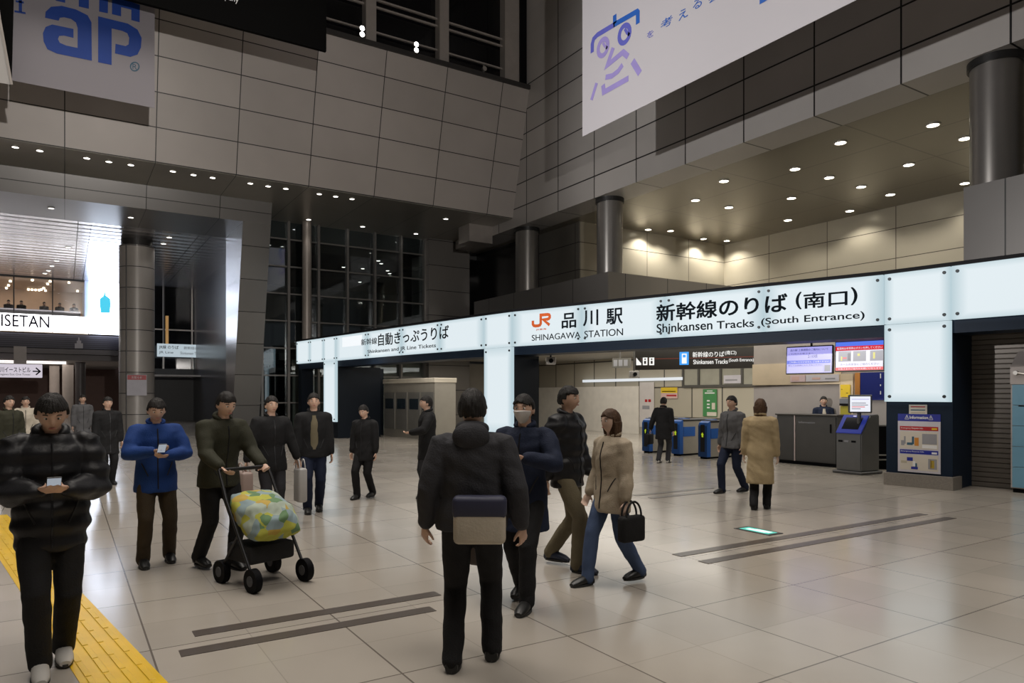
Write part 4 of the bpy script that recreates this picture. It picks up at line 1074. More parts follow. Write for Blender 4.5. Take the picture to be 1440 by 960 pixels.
bm = bmesh.new(); box(bm, 0, 0, -.004, .385, .315, .002, mo); ms = obj('monitor_screen', bm, glow('monitor_glow', (.86, .88, .95)), mcase)
for y, x1, mt in ((.25, .36, g_sky), (.17, .3, g_grey), (.13, .34, g_grey), (.09, .28, g_red), (.05, .2, g_grey)):
    bm = bmesh.new(); box(bm, .03, y, .002, x1, y + .015, .003, mo); obj('picture', bm, g_lil2 if mt is g_sky else mt, ms)
bm = bmesh.new(); cyl(bm, mo @ Vector((.19, -.35, -.1)), mo @ Vector((.19, .1, -.07)), .04, seg=12); obj('monitor_post', bm, kdark, ks)
# low rail behind the kiosk
rp = at_d(1228, 555, 15.6); rp.z = 0
rl = thing('rail_table', 'dark low stand with a pale rail between the kiosk and the notice pillar', 'stand', mtx=frame(rp, RIGHT))
bm = bmesh.new(); box(bm, 0, 0, -.4, .62, .95, -.1); obj('body', bm, black, rl)
for y in (.98, .32, .22):
    bm = bmesh.new(); cyl(bm, (-.02, y, -.02), (.62, y, -.02), .018, seg=10); cyl(bm, (.3, y, -.1), (.3, y, -.02), .012, seg=8); obj('rail', bm, M('steel_rail', (.3, .3, .29), .3, .8), rl)

# ticket gates
gate_silver = M('gate_silver', (.40, .38, .34), .35, .5); gate_blue = M('gate_blue', (.01, .09, .36), .35); gate_dark = M('gate_dark', (.012, .013, .016), .35)
gt = None
def make_gate(loc, label):
    t = thing('ticket_gate', label, 'ticket gate', loc, math.atan2(INTO.y, INTO.x) - .26, 'ticket gates')
    w = .13
    def prof(x0, x1, z0, z1, r): return [(x0, z0), (x1, z0), (x1, z1), (x0 + r, z1), (x0 + r * .35, z1 - r * .3), (x0, z1 - r)]
    bm = bmesh.new(); prism(bm, prof(.12, 1.5, .05, .93, .06), -w, w, 1); obj('body', bm, gate_silver, t)
    bm = bmesh.new(); prism(bm, prof(0, .14, .05, .97, .12), -w - .015, w + .015, 1); obj('end_cap', bm, gate_blue, t)
    bm = bmesh.new(); bevbox(bm, .12, -w - .02, .93, 1.5, w + .02, .99, .02); obj('top', bm, gate_dark, t)
    bm = bmesh.new(); box(bm, .16, -w - .012, .52, .62, w + .012, .78); obj('side_panel', bm, gate_blue, t)
    bm = bmesh.new(); box(bm, -.006, -.07, .18, .0, .07, .88); e = obj('end_face', bm, gate_dark, t)
    bm = bmesh.new(); prism(bm, [(-.03, .56), (-.02, .62), (-.045, .62), (0, .68), (.045, .62), (.02, .62), (.02, .56)], -.012, -.006, 0); obj('arrow', bm, glow('arrow_yellow', (.45, .6, .02), .8), e)
    bm = bmesh.new(); box(bm, .04, -w + .02, 0, 1.46, w - .02, .05); obj('foot', bm, black, t)
    bm = bmesh.new(); bevbox(bm, .2, -.1, .99, .46, .1, 1.01, .006, 1); obj('card_reader', bm, gate_blue, t)
    return t
g1 = on_z(988, 645); make_gate((g1.x, g1.y, 0), 'blue and silver ticket gate with a yellow arrow, nearest the white counter side')
g2_ = on_z(950, 640.5); make_gate((g2_.x, g2_.y, 0), 'blue and silver ticket gate immediately right of the dark coated traveller')
g3 = on_z(908, 636.5); make_gate((g3.x, g3.y, 0), 'blue and silver ticket gate behind the dark coated traveller, leftmost of the three')

# ceiling fittings in the hall
def small_fit(px, py, d, label, name):
    p = at_d(px, py, d)
    t = thing(name, label, 'camera', mtx=frame(Vector((p.x, p.y, p.z)), RIGHT))
    bm = bmesh.new(); bevbox(bm, -.13, -.1, -.3, .13, .1, 0, .02); obj('housing', bm, M('camera_grey', (.35, .33, .31), .4), t)
    bm = bmesh.new(); cyl(bm, (0, 0, 0), (0, 0, .04), .06, seg=14); obj('lens', bm, black, t)
    bm = bmesh.new(); cyl(bm, (0, .1, -.15), (0, 3.25 - p.z, -.15), .03, seg=10); obj('stem', bm, bar_m, t)
small_fit(775, 507, 19.3, 'grey camera hung from the hall ceiling beside the middle pillar', 'ceiling_camera')
small_fit(893, 526, 21.0, 'grey camera box hung from the hall ceiling under the long black sign', 'ceiling_camera')
# left opening: cream ticket machine housing along the side wall
mA = at_d(529, 555, 28.5); mB = at_d(679, 555, 22.5); mA.z = mB.z = 0
mfm = frame(mA + INTO * .4, mB - mA); ML = (mB - mA).length
tmh = thing('ticket_machine_bank', 'beige bank of ticket machines with a cream top in the left opening', 'ticket machines', mtx=mfm)
bm = bmesh.new(); box(bm, 0, 0, -.9, ML * .53, 2.1, 0); obj('housing', bm, M('machine_beige', (.30, .28, .24), .4), tmh)
bm = bmesh.new(); bevbox(bm, -.03, 2.1, -.93, ML * .53 + .03, 2.27, .04, .01, 1); obj('cream_top', bm, M('machine_cream', (.60, .55, .46), .4), tmh)
for i in range(4):
    a = ML * .53 / 4 * i + .06; b = a + ML * .53 / 4 - .12
    p_ = plate('machine_front', tmh, M('machine_front', (.22, .215, .2), .35, .2), a, .3, b, 1.75, 0, .02); plate('machine_screen', p_, M('machine_screen', (.02, .03, .04), .2), a + .1, 1.1, b - .1, 1.5, .02, .028)
bm = bmesh.new(); p0 = fpt(529, None, -1.4); box(bm, 0, 0, 0, 1, 1, 1); bm.clear()
a = fpt(474, None, -1.95); b = fpt(534, None, -2.4)
prism(bm, [tuple(a.xy), tuple(b.xy), tuple((b + INTO * .2).xy), tuple((a + INTO * .2).xy)], 0, 2.72, 2); struct('wall_machine_screen', bm, navy_dark)
light('machine_lamp', 'AREA', tuple(mA.lerp(mB, .5) + Vector((0, 0, 3.1)) - INTO * .6), 40, (1, .95, .88), 4, 1)
# ================================================================ PEOPLE
from mathutils import noise as mnoise
SKIN = [M('skin_warm', (.58, .37, .27), .5, var=.04, scale=20), M('skin_light', (.64, .45, .35), .5, var=.04, scale=20)]
HAIR_BLACK = M('hair_black', (.012, .010, .009), .6, spec=.3, var=.3, scale=60, bump=.4, bscale=140); HAIR_BROWN = M('hair_brown', (.07, .036, .018), .6, spec=.3, var=.3, scale=60, bump=.4, bscale=140)
eye_w = M('eye_white', (.6, .58, .55), .3); eye_d = M('eye_dark', (.01, .008, .006), .2); lip_m = M('lip', (.36, .14, .11), .5)
def cloth(name, c, rough=.8, bump=.25): return M(name, c, rough, spec=.25, var=.12, scale=6, bump=bump, bscale=90)
def loft(bm, rings, seg=20):
    """rings: list of (centre, axis_a, axis_b)"""
    R = []
    for c, a, b in rings:
        R.append([bm.verts.new(c + a * math.cos(2 * math.pi * k / seg) + b * math.sin(2 * math.pi * k / seg)) for k in range(seg)])
    for A, B in zip(R, R[1:]):
        for k in range(seg): bm.faces.new((A[k], A[(k + 1) % seg], B[(k + 1) % seg], B[k]))
    bm.faces.new(R[0][::-1]); bm.faces.new(R[-1])
def limb(bm, pts, rad, seg=12, sub=3):
    """tapered limb through joints, with rounded ends"""
    P = []; Rr = []
    for i in range(len(pts) - 1):
        for s in range(sub):
            t = s / sub; P.append(pts[i].lerp(pts[i + 1], t)); Rr.append(rad[i] * (1 - t) + rad[i + 1] * t)
    P.append(pts[-1]); Rr.append(rad[-1])
    d0 = (P[0] - P[1]).normalized(); d1 = (P[-1] - P[-2]).normalized()
    P = [P[0] + d0 * Rr[0] * .6] + P + [P[-1] + d1 * Rr[-1] * .6]; Rr = [Rr[0] * .55] + Rr + [Rr[-1] * .55]
    tube(bm, P, Rr, seg)
def ellipsoid(bm, c, r, rot=None, sub=3):
    t = bmesh.new(); bmesh.ops.create_icosphere(t, subdivisions=sub, radius=1)
    for v in t.verts:
        p = Vector((v.co.x * r[0], v.co.y * r[1], v.co.z * r[2]))
        v.co = Vector(c) + (rot @ p if rot else p)
    merge(bm, t)
def remesh(bm, vox, smooth=2, fold=0.0, fscale=(7, 7, 3), seed=0):
    bmesh.ops.recalc_face_normals(bm, faces=bm.faces[:])
    me = bpy.data.meshes.new('t'); bm.to_mesh(me); bm.free()
    o = bpy.data.objects.new('t', me); COL.objects.link(o)
    md = o.modifiers.new('r', 'REMESH'); md.mode = 'VOXEL'; md.voxel_size = vox; md.adaptivity = 0
    bpy.context.view_layer.update()
    me2 = bpy.data.meshes.new_from_object(o.evaluated_get(bpy.context.evaluated_depsgraph_get()))
    bpy.data.objects.remove(o); bpy.data.meshes.remove(me)
    b = bmesh.new(); b.from_mesh(me2); bpy.data.meshes.remove(me2)
    for _ in range(smooth): bmesh.ops.smooth_vert(b, verts=b.verts[:], factor=.5, use_axis_x=True, use_axis_y=True, use_axis_z=True)
    if fold:
        b.normal_update()
        for v in b.verts:
            q = Vector((v.co.x * fscale[0] + seed, v.co.y * fscale[1], v.co.z * fscale[2] + v.co.x * 4))
            q2 = q * 2.3
            v.co += v.normal * fold * (mnoise.noise(q) + .5 * mnoise.noise(q2) + .8 * mnoise.noise(Vector((0, seed, v.co.z * 16 + v.co.x * 5))) * .5)
    return b
def ik(a, t, l1, l2, pole):
    d = t - a; L = min(d.length, (l1 + l2) * .999); d = d.normalized()
    x = (l1 * l1 - l2 * l2 + L * L) / (2 * L); h = math.sqrt(max(0, l1 * l1 - x * x))
    p = (pole - d * pole.dot(d)).normalized()
    return a + d * x + p * h, a + d * L
def hand(bm, w, d, n, side, curl, s=1.0, sc=1.0):
    """w wrist, d pointing direction, n palm normal, side = +1/-1 thumb side along cross"""
    x = d.cross(n).normalized() * side
    rot = Matrix((x, d, n)).transposed()
    ellipsoid(bm, w + d * .045 * sc, (.040 * sc, .054 * sc, .015 * sc), rot, 2)
    for i, (off, ln) in enumerate(((.031, .068), (.0105, .077), (-.0105, .072), (-.031, .055))):
        p = w + d * .082 * sc + x * off * sc; q = d.copy(); pts = [w + d * .05 * sc + x * off * sc * .85, p]
        for k_, f_ in enumerate((.45, .32, .26)):
            a = curl * (.8 + .25 * k_)
            q = (Matrix.Rotation(a, 3, d.cross(n)) @ q).normalized()
            p = p + q * ln * f_ * sc; pts.append(p)
        tube(bm, pts, [.0085 * sc, .0088 * sc, .0082 * sc, .0075 * sc, .006 * sc], 8)
    b = w + d * .02 * sc + x * .03 * sc
    q = (d * .7 + x * .75 + n * .35).normalized(); p1 = b + q * .042 * sc; q2 = (d * .95 + x * .15 + n * .45).normalized(); p2 = p1 + q2 * .03 * sc
    tube(bm, [b - q * .015 * sc, b, p1, p2], [.012 * sc, .012 * sc, .0095 * sc, .007 * sc], 8)

def person(label, foot, d=None, face=0.0, H=1.68, lean=0.0, turn=0.0, nod=0.0, hands=None, feet=None, top=None, top_hem=.78, top_t=.035, bottom=None, hair=HAIR_BLACK, long_hair=False, skin=0, shoes=None, hood=False, curl=.5, near=False, mask=False, inner=None, skirt=False, wide=1.0, z0=0.0, poles=None, puff=False):
    """foot: (px) sight line of the body with depth d; face: 0 looks at the camera, 90 looks picture-right"""
    if d is not None:
        p = at_d(foot, 555, d)
    else: p = Vector(foot)
    p.z = z0
    c = Vector((-p.x, -p.y, 0)).normalized(); r = Vector((0, 0, 1)).cross(c) * 1.0
    # r points picture-right for something seen from the camera
    a = math.radians(face); fw = c * math.cos(a) + Vector((-c.y, c.x, 0)) * math.sin(a)
    rz = math.atan2(fw.y, fw.x) - math.pi / 2
    t = thing('person', label, 'person', (p.x, p.y, z0), rz)
    S = H / 1.70; V = Vector; seed = random.random() * 50
    t.scale = (S, S, S)
    hands = hands or {}; feet = feet or {}; poles = poles or {}
    hipz = .90 - (.02 if feet else 0)
    hip = V((0, 0, hipz)); Rl = Matrix.Rotation(-math.radians(lean), 3, 'X'); Rt = Matrix.Rotation(math.radians(turn), 3, 'Z')
    def up(x, y, z): return hip + Rl @ Rt @ V((x, y, z - .90))
    J = {}
    for s, k_ in ((1, 'r'), (-1, 'l')):
        fx, fy, fz = feet.get(k_, (.085 * s, 0, 0))
        h = V((.088 * s, 0, hipz)); an, = (V((fx, fy - .02, fz + .085)),)
        kn, an = ik(h, an, .425, .415, V((.05 * s, 1, 0)))
        J[k_] = (h, kn, an)
        sh = up(.178 * s, -.005, 1.385)
        ht = hands.get(k_, (.245 * s, .04, .80)); ht = V(ht)
        el, wr = ik(sh, ht, .285, .255, V(poles.get(k_, (.35 * s, -1, -.25))))
        J['a' + k_] = (sh, el, wr)
    vox = .0058 if near else .0095
    # ---- body: one continuous surface
    bm = bmesh.new(); X = Rl @ Rt @ V((1, 0, 0)); Y = Rl @ Rt @ V((0, 1, 0)); Z = Rl @ Rt @ V((0, 0, 1))
    tor = [(.84, .13, .095, 0), (.95, .155, .105, 0), (1.06, .135, .09, 0), (1.18, .145, .1, .005), (1.30, .16, .105, .0), (1.385, .155, .085, -.005), (1.43, .085, .06, -.005), (1.47, .054, .055, 0), (1.54, .05, .055, .01)]
    loft(bm, [(up(0, y, z), X * w * wide, Y * dd) for z, w, dd, y in tor])
    Rh = Rl @ Rt @ Matrix.Rotation(-math.radians(nod), 3, 'X')
    hc = up(0, .012, 1.50) + Rh @ V((0, .012, .095))
    tb = bmesh.new(); bmesh.ops.create_icosphere(tb, subdivisions=4, radius=1)
    for v in tb.verts:
        q = v.co.copy()
        jaw = max(0, -q.z); 
        x = q.x * .076 * (1 - .28 * jaw ** 1.5); y = q.y * .096 * (1 - .12 * jaw); z = q.z * .112
        if q.y > 0:
            y += .006 * math.exp(-((q.z + .75) / .25) ** 2 - (q.x / .35) ** 2)                       # chin
            y += .024 * math.exp(-(q.x / .13) ** 2) * (math.exp(-((q.z + .22) / .14) ** 2) + .4 * math.exp(-((q.z - .02) / .2) ** 2)) * (q.y ** 2)   # nose
            y -= .010 * math.exp(-((abs(q.x) - .40) / .16) ** 2 - ((q.z - .06) / .12) ** 2) * q.y  # eye sockets
            y += .005 * math.exp(-((q.z - .26) / .1) ** 2) * q.y                                  # brow
            y += .005 * math.exp(-((q.z + .50) / .08) ** 2 - (q.x / .28) ** 2)                    # lips
        v.co = hc + Rh @ V((x, y, z))
    merge(bm, tb)
    for s in (1, -1): ellipsoid(bm, hc + Rh @ V((.078 * s, -.012, -.012)), (.011, .022, .032), Rh, 2)
    for s, k_ in ((1, 'r'), (-1, 'l')):
        h, kn, an = J[k_]
        limb(bm, [h, kn, an], [.082, .056, .040])
        limb(bm, [an + V((0, 0, 0)), an + V((0, .05, -.045)), an + V((0, .13, -.06))], [.038, .036, .03])
        sh, el, wr = J['a' + k_]
        limb(bm, [sh, el, wr], [.052, .041, .028])
        dd = (wr - el).normalized()
        n = V((-s, .25, 0)) if hands.get(k_) is None else V((-s * .6, .1, .8))
        n = (n - dd * n.dot(dd)).normalized()
        sd = 1 if dd.cross(n).dot(V((0, 1, 0)) if hands.get(k_) is None else V((-s, 0, .6))) > 0 else -1
        hand(bm, wr + dd * .01, dd, n, sd, curl)
    b = remesh(bm, vox, 1)
    obj('body', b, SKIN[skin], t, smooth=True)
    for s in (1, -1):
        e = bmesh.new(); ellipsoid(e, hc + Rh @ V((.030 * s, .079, .006)), (.013, .009, .0085), Rh, 2); eo = obj('eye', e, eye_w, t, smooth=True)
        e = bmesh.new(); ellipsoid(e, hc + Rh @ V((.030 * s, .0855, .006)), (.006, .004, .006), Rh, 2); obj('iris', e, eye_d, eo, smooth=True)
        e = bmesh.new(); tube(e, [hc + Rh @ V((s * q, yy, zz)) for q, yy, zz in ((.014, .09, .026), (.03, .087, .031), (.047, .074, .026))], .0035, 6); obj('eyebrow', e, hair, t)
    e = bmesh.new(); ellipsoid(e, hc + Rh @ V((0, .093, -.056)), (.021, .007, .006), Rh, 2); obj('lips', e, lip_m, t, smooth=True)
    # ---- hair
    hb = bmesh.new(); bmesh.ops.create_icosphere(hb, subdivisions=6, radius=1)
    def sst(a_, b_, x_):
        u = max(0.0, min(1.0, (x_ - a_) / (b_ - a_))); return u * u * (3 - 2 * u)
    for v in hb.verts:
        q = v.co.copy()
        strand = mnoise.noise(V((math.atan2(q.x, q.y) * 9 + seed, q.z * 1.5, seed)))
        line_ = .40 - .12 * q.x * q.x + .10 * strand + .05 * math.sin(q.x * 4 + seed)      # hairline on the forehead
        f = 1.14 + .045 * mnoise.noise(q * 3.5 + V((seed, 0, 0))) + .05 * strand * (.4 + .6 * (1 - max(0, q.z)))
        front = sst(.10, .26, q.y) * sst(line_ + .05, line_ - .05, q.z)
        if long_hair: front = sst(.28, .42, q.y) * sst(line_ + .05, line_ - .05, q.z)
        low = 0 if long_hair else sst(-.36, -.52, q.z + .08 * strand)
        side_ = 0 if long_hair else sst(.5, .62, abs(q.x)) * sst(.0, -.12, q.z) * sst(-.25, -.12, q.y)
        k0 = max(front, low, side_)
        f = f * (1 - k0) + .82 * k0
        z = q.z * .112 * f; x = q.x * .079 * f; y = q.y * .098 * f - .003
        if long_hair and q.z < 0 and front < .5:
            z *= 1.0 + 1.0 * min(1, -q.z * 1.6); x *= 1.14; y = y - .014 * min(1, -q.z * 2)
        v.co = hc + Rh @ V((x, y, z))
    obj('hair', hb, hair, t, smooth=True)
    if mask:
        mb = bmesh.new(); bmesh.ops.create_icosphere(mb, subdivisions=4, radius=1)
        for v in mb.verts:
            q = v.co.copy(); inside = q.y > .25 and -.95 < q.z < -.08
            f = 1.10 if inside else .75
            v.co = hc + Rh @ V((q.x * .076 * f * (1 - .2 * max(0, -q.z)), q.y * .098 * f + (.016 * math.exp(-(q.x / .3) ** 2) if inside else 0), q.z * .112 * f))
        obj('face_mask', mb, M('mask_white', (.62, .60, .58), .7), t, smooth=True)
    # ---- trousers or skirt
    if bottom:
        bm = bmesh.new()
        loft(bm, [(hip + V((0, 0, z)), V((w, 0, 0)) * wide, V((0, dd, 0))) for z, w, dd in ((-.10, .15, .115), (0, .172, .122), (.08, .165, .115), (.16, .15, .108))])
        for k_ in 'rl':
            h, kn, an = J[k_]
            e = an + (an - kn).normalized() * .035
            limb(bm, [h, h.lerp(kn, .5), kn, kn.lerp(an, .5), e], [.098, .090, .074, .070, .064], 14)
        b = remesh(bm, vox * 1.6, 2, .006, (5, 5, 9), seed)
        obj('trousers', b, bottom, t, smooth=True)
    # ---- shoes
    for s, k_ in ((1, 'r'), (-1, 'l')):
        h, kn, an = J[k_]; bm = bmesh.new(); o_ = V((an.x, an.y, an.z - .085))
        prof = [(-.075, .0, .037), (-.06, .0, .042), (0, .0, .045), (.08, .0, .049), (.14, .0, .046), (.18, .0, .030)]
        hts = [.07, .10, .105, .08, .06, .035]
        rings = []
        for (y, _, w), ht_ in zip(prof, hts): rings.append((o_ + V((0, y + .015, ht_ / 2 + .004)), V((w, 0, 0)), V((0, 0, ht_ / 2))))
        loft(bm, rings, 14)
        sh_ = obj('shoe', bm, shoes or M('shoe_black', (.012, .012, .012), .4), t, smooth=True)
        bm = bmesh.new(); loft(bm, [(o_ + V((0, .07, z)), V((.05, 0, 0)), V((0, .132, 0))) for z in (0, .018)], 20); obj('sole', bm, M('sole', (.03, .03, .03), .6), sh_)
    # ---- jacket or coat
    bm = bmesh.new(); q = top_t
    rings = []
    if top_hem < .9:
        fl = .02 if not puff else -.01
        rings.append((hip + V((0, .005, top_hem - .90)), V((.168 + q * .5 + fl, 0, 0)) * wide, V((0, .125 + q * .5 + fl, 0))))
        if top_hem < .7: rings.append((hip + V((0, 0, -.12)), V((.168 + q * .6, 0, 0)) * wide, V((0, .125 + q * .5, 0))))
    for z, w, dd, y in tor[1:7]:
        rings.append((up(0, y, z), X * (w + q + (.01 if puff and z < 1.3 else 0)) * wide, Y * (dd + q)))
    rings.append((up(0, 0, 1.455), X * (.066 + q * .3), Y * (.066 + q * .3)))
    loft(bm, rings, 24)
    for s, k_ in ((1, 'r'), (-1, 'l')):
        sh, el, wr = J['a' + k_]; ex_ = .012 if puff else 0
        limb(bm, [up(.12 * s, 0, 1.375), sh + V((0, 0, -.01)), sh.lerp(el, .5), el, el.lerp(wr, .5), wr - (wr - el).normalized() * .01], [.055 + q * .4, .062 + q * .5 + ex_, .060 + q * .45 + ex_, .054 + q * .4 + ex_, .050 + q * .35 + ex_, .042 + q * .25], 14)
    if puff:
        for z in (.92, 1.02, 1.12, 1.22, 1.32): pass
    b = remesh(bm, vox * 1.7, 2, .009, (6, 6, 8), seed)
    if puff:
        b.normal_update()
        for v in b.verts: v.co += v.normal * .007 * math.cos(v.co.z * 2 * math.pi / .11)
    from mathutils.bvhtree import BVHTree
    bvh = BVHTree.FromBMesh(b)
    def skin_pt(x, z, sgn=1):
        o_ = up(x, .7 * sgn, z); h_, n_h, _, _ = bvh.ray_cast(o_, Y * -sgn)
        return h_
    co = obj('coat' if top_hem < .72 else 'jacket', b, top, t, smooth=True)
    if not inner:
        zs = [top_hem + .04 + (1.40 - top_hem - .04) * i / 24 for i in range(25)]
        pts_ = [p_ for p_ in (skin_pt(0, z) for z in zs) if p_ is not None]
        if len(pts_) > 3:
            bm = bmesh.new(); tube(bm, pts_, .007, 6); obj('zip', bm, M('zip_dark', (.02, .02, .022), .4, .5), co)
    for s in (1, -1):
        pts_ = [p_ for p_ in (skin_pt(s * (.085 + .055 * i / 6), max(top_hem + .14, .93) + .13 * i / 6) for i in range(7)) if p_ is not None]
        if len(pts_) > 3:
            bm = bmesh.new(); tube(bm, pts_, .006, 6); obj('pocket_seam', bm, M('seam_dark', (.006, .006, .007), .6), co)
    bm = bmesh.new()     # collar or folded hood
    n_ = 20; pts = []
    for k2 in range(n_ + 1):
        th = math.radians(-60 + 300 * k2 / n_) + math.radians(0)
        pts.append(up(.073 * math.cos(th), -.068 * math.sin(th) + .0, 1.47 + .018 * math.sin(th)))
    tube(bm, pts, [.010 + (.018 if not hood else .028) * math.sin(math.pi * k2 / n_) ** .5 for k2 in range(n_ + 1)], 10)
    if hood: ellipsoid(bm, up(0, -.105, 1.43), (.115, .06, .085), Rl @ Rt, 3)
    b = remesh(bm, vox * 1.3, 2, .004, (9, 9, 9), seed); obj('hood' if hood else 'collar', b, top, t, smooth=True)
    if inner:
        bm = bmesh.new(); loft(bm, [(up(0, dd + top_t + y - .012, z), X * w, Y * .02) for z, w, dd, y in ((.92, .05, .105, 0), (1.06, .055, .092, 0), (1.18, .055, .1, .004), (1.30, .05, .105, 0), (1.40, .03, .075, 0))], 14); obj('shirt_front', bm, inner, t, smooth=True)
    t['_'] = 0; del t['_']
    return t, S, J
def world(t, v): 
    bpy.context.view_layer.update(); return t.matrix_world @ Vector(v)

blk = cloth('cloth_black', (.012, .012, .013)); blk2 = cloth('cloth_black_sheen', (.014, .014, .016), .45, .1); char = cloth('cloth_charcoal', (.035, .035, .04)); navyc = cloth('cloth_navy', (.012, .018, .04)); bluec = cloth('cloth_blue', (.012, .045, .19)); olive = cloth('cloth_olive', (.035, .035, .022)); brown = cloth('cloth_brown', (.045, .032, .018)); khaki = cloth('cloth_khaki', (.16, .135, .085)); beigec = cloth('cloth_beige', (.42, .35, .26)); sand = cloth('cloth_sand', (.40, .31, .18)); denim = cloth('cloth_denim', (.06, .09, .17)); greyc = cloth('cloth_grey', (.10, .10, .105)); creamc = cloth('cloth_cream', (.48, .43, .35))
white_shoe = M('shoe_white', (.5, .48, .45), .5)
phone_m = M('phone_black', (.01, .01, .012), .2); phone_s = M('phone_glow', (.02, .02, .02), .2, emit=(.5, .55, .62), strength=.6)
def phone(pos, rz, label):
    t = thing('phone', label, 'phone', mtx=Matrix.Translation(pos) @ Matrix.Rotation(rz, 4, 'Z') @ Matrix.Rotation(math.radians(-55), 4, 'X'))
    bm = bmesh.new(); bevbox(bm, -.036, -.006, -.075, .036, 0, .075, .004); obj('casing', bm, phone_m, t)
    bm = bmesh.new(); box(bm, -.033, 0, -.07, .033, .0008, .07); obj('screen', bm, phone_s, t)
    return t
def bag(pos, rz, w, h, dp, mat, label, strap=None, flap=None, name='shoulder_bag'):
    t = thing(name, label, 'bag', tuple(pos), rz)
    bm = bmesh.new(); bevbox(bm, -w / 2, -dp / 2, 0, w / 2, dp / 2, h, .03, 3); obj('body', bm, mat, t, smooth=True)
    if flap:
        bm = bmesh.new(); bevbox(bm, -w / 2 - .006, -dp / 2 - .006, h * .55, w / 2 + .006, dp / 2 + .006, h + .006, .03, 3); obj('flap', bm, flap, t, smooth=True)
    if strap:
        bm = bmesh.new(); n = 14
        for yy in (-dp * .3, dp * .3):
            tube(bm, [(w * .33 * math.cos(math.pi * i / n), yy, h - .01 + strap * math.sin(math.pi * i / n)) for i in range(n + 1)], .009, 8); 
        obj('handles', bm, flap or mat, t)
    return t

# ---- nearest: black coated walker looking down at a phone
pt, S, J = person('person in a bulky black jacket walking forward and looking down at a phone', 72, 4.28, 2, 1.68, lean=2, nod=24, hands={'r': (.07, .27, 1.12), 'l': (-.07, .27, 1.12)}, feet={'r': (.06, .14, 0), 'l': (-.07, -.10, .01)}, top=blk2, top_hem=.74, top_t=.046, bottom=blk, shoes=white_shoe, hood=True, near=True, wide=1.0, puff=True, poles={'r': (.7, -.6, -.6), 'l': (-.7, -.6, -.6)}, curl=.75)
mid = world(pt, (0, .375, 1.16)); phone(mid, pt.rotation_euler.z, 'dark phone held in both hands by the walker in the bulky black jacket')
# ---- central walker seen from behind
pt, S, J = person('person seen from behind in a dark jacket and black trousers in the centre foreground', 664, 4.30, 176, 1.69, hands={'r': (.30, .02, .86), 'l': (-.29, .04, .86)}, feet={'r': (.115, .14, 0), 'l': (-.115, -.05, 0)}, top=char, top_hem=.86, top_t=.05, bottom=blk, hood=True, near=True, wide=1.05)
bpos = world(pt, (.06, -.235, .80)); bag(bpos, pt.rotation_euler.z, .30, .27, .10, creamc, 'pale grey bag with a dark flap worn at the back of the central walker', None, M('bag_navy', (.02, .022, .05), .6))
# ---- right of the centre
pt, S, J = person('person in a dark coat and white face mask, one hand raised, behind the central walker', 738, 5.62, -20, 1.66, hands={'l': (-.10, .27, 1.20), 'r': (.35, .02, .84)}, feet={'r': (.09, -.16, .02), 'l': (-.09, .22, 0)}, top=navyc, top_hem=.62, top_t=.04, bottom=blk, mask=True, near=True, poles={'l': (-1, -.3, -.6)})
bp_ = world(pt, (.37, .03, .30)); bag(bp_, pt.rotation_euler.z + 1.5, .26, .36, .12, M('bag_brown', (.03, .018, .012), .5), 'dark brown shopping bag carried by the person in the white face mask', .20, name='hand_bag')
pt, S, J = person('tall person in a black padded jacket and khaki trousers walking to the right', 797, 6.75, 62, 1.74, feet={'r': (.09, .18, 0), 'l': (-.09, -.2, .03)}, hands={'r': (.24, -.08, .84), 'l': (-.25, .12, .86)}, top=blk2, top_hem=.78, top_t=.05, bottom=khaki, shoes=M('shoe_navy', (.02, .03, .06), .5), puff=True)
pt, S, J = person('person in a cream coat and blue jeans with brown hair striding beside the padded jacket', 861, 6.2, -50, 1.53, feet={'r': (.08, .26, 0), 'l': (-.08, -.26, .03)}, hands={'r': (.24, .1, .86)}, top=beigec, top_hem=.72, top_t=.04, bottom=denim, hair=HAIR_BROWN, long_hair=True, skin=1)
bp_ = world(pt, (-.30, .02, .46)); bag(bp_, pt.rotation_euler.z + 1.57, .25, .22, .1, blk, 'small black bag hanging from the hand of the person in the cream coat', .13, name='hand_bag')
# ---- left middle ground
pt, S, J = person('person in a bright blue jacket and brown trousers looking at a phone', 219, 6.9, 8, 1.63, nod=18, hands={'r': (.06, .29, 1.17), 'l': (-.07, .28, 1.12)}, feet={'r': (.12, .06, 0), 'l': (-.14, -.08, 0)}, top=bluec, top_hem=.76, top_t=.045, bottom=brown, poles={'r': (1, -.4, -.5), 'l': (-1, -.4, -.5)})
phone(world(pt, (0, .385, 1.2)), pt.rotation_euler.z, 'dark phone held by the person in the bright blue jacket')
pt, S, J = person('person in an olive jacket bending over the patterned pushchair', 307, 6.75, 28, 1.70, lean=9, nod=8, hands={'r': (.20, .43, 1.0), 'l': (-.20, .43, 1.0)}, feet={'r': (.10, -.16, .02), 'l': (-.10, .12, 0)}, top=olive, top_hem=.80, top_t=.04, bottom=blk)
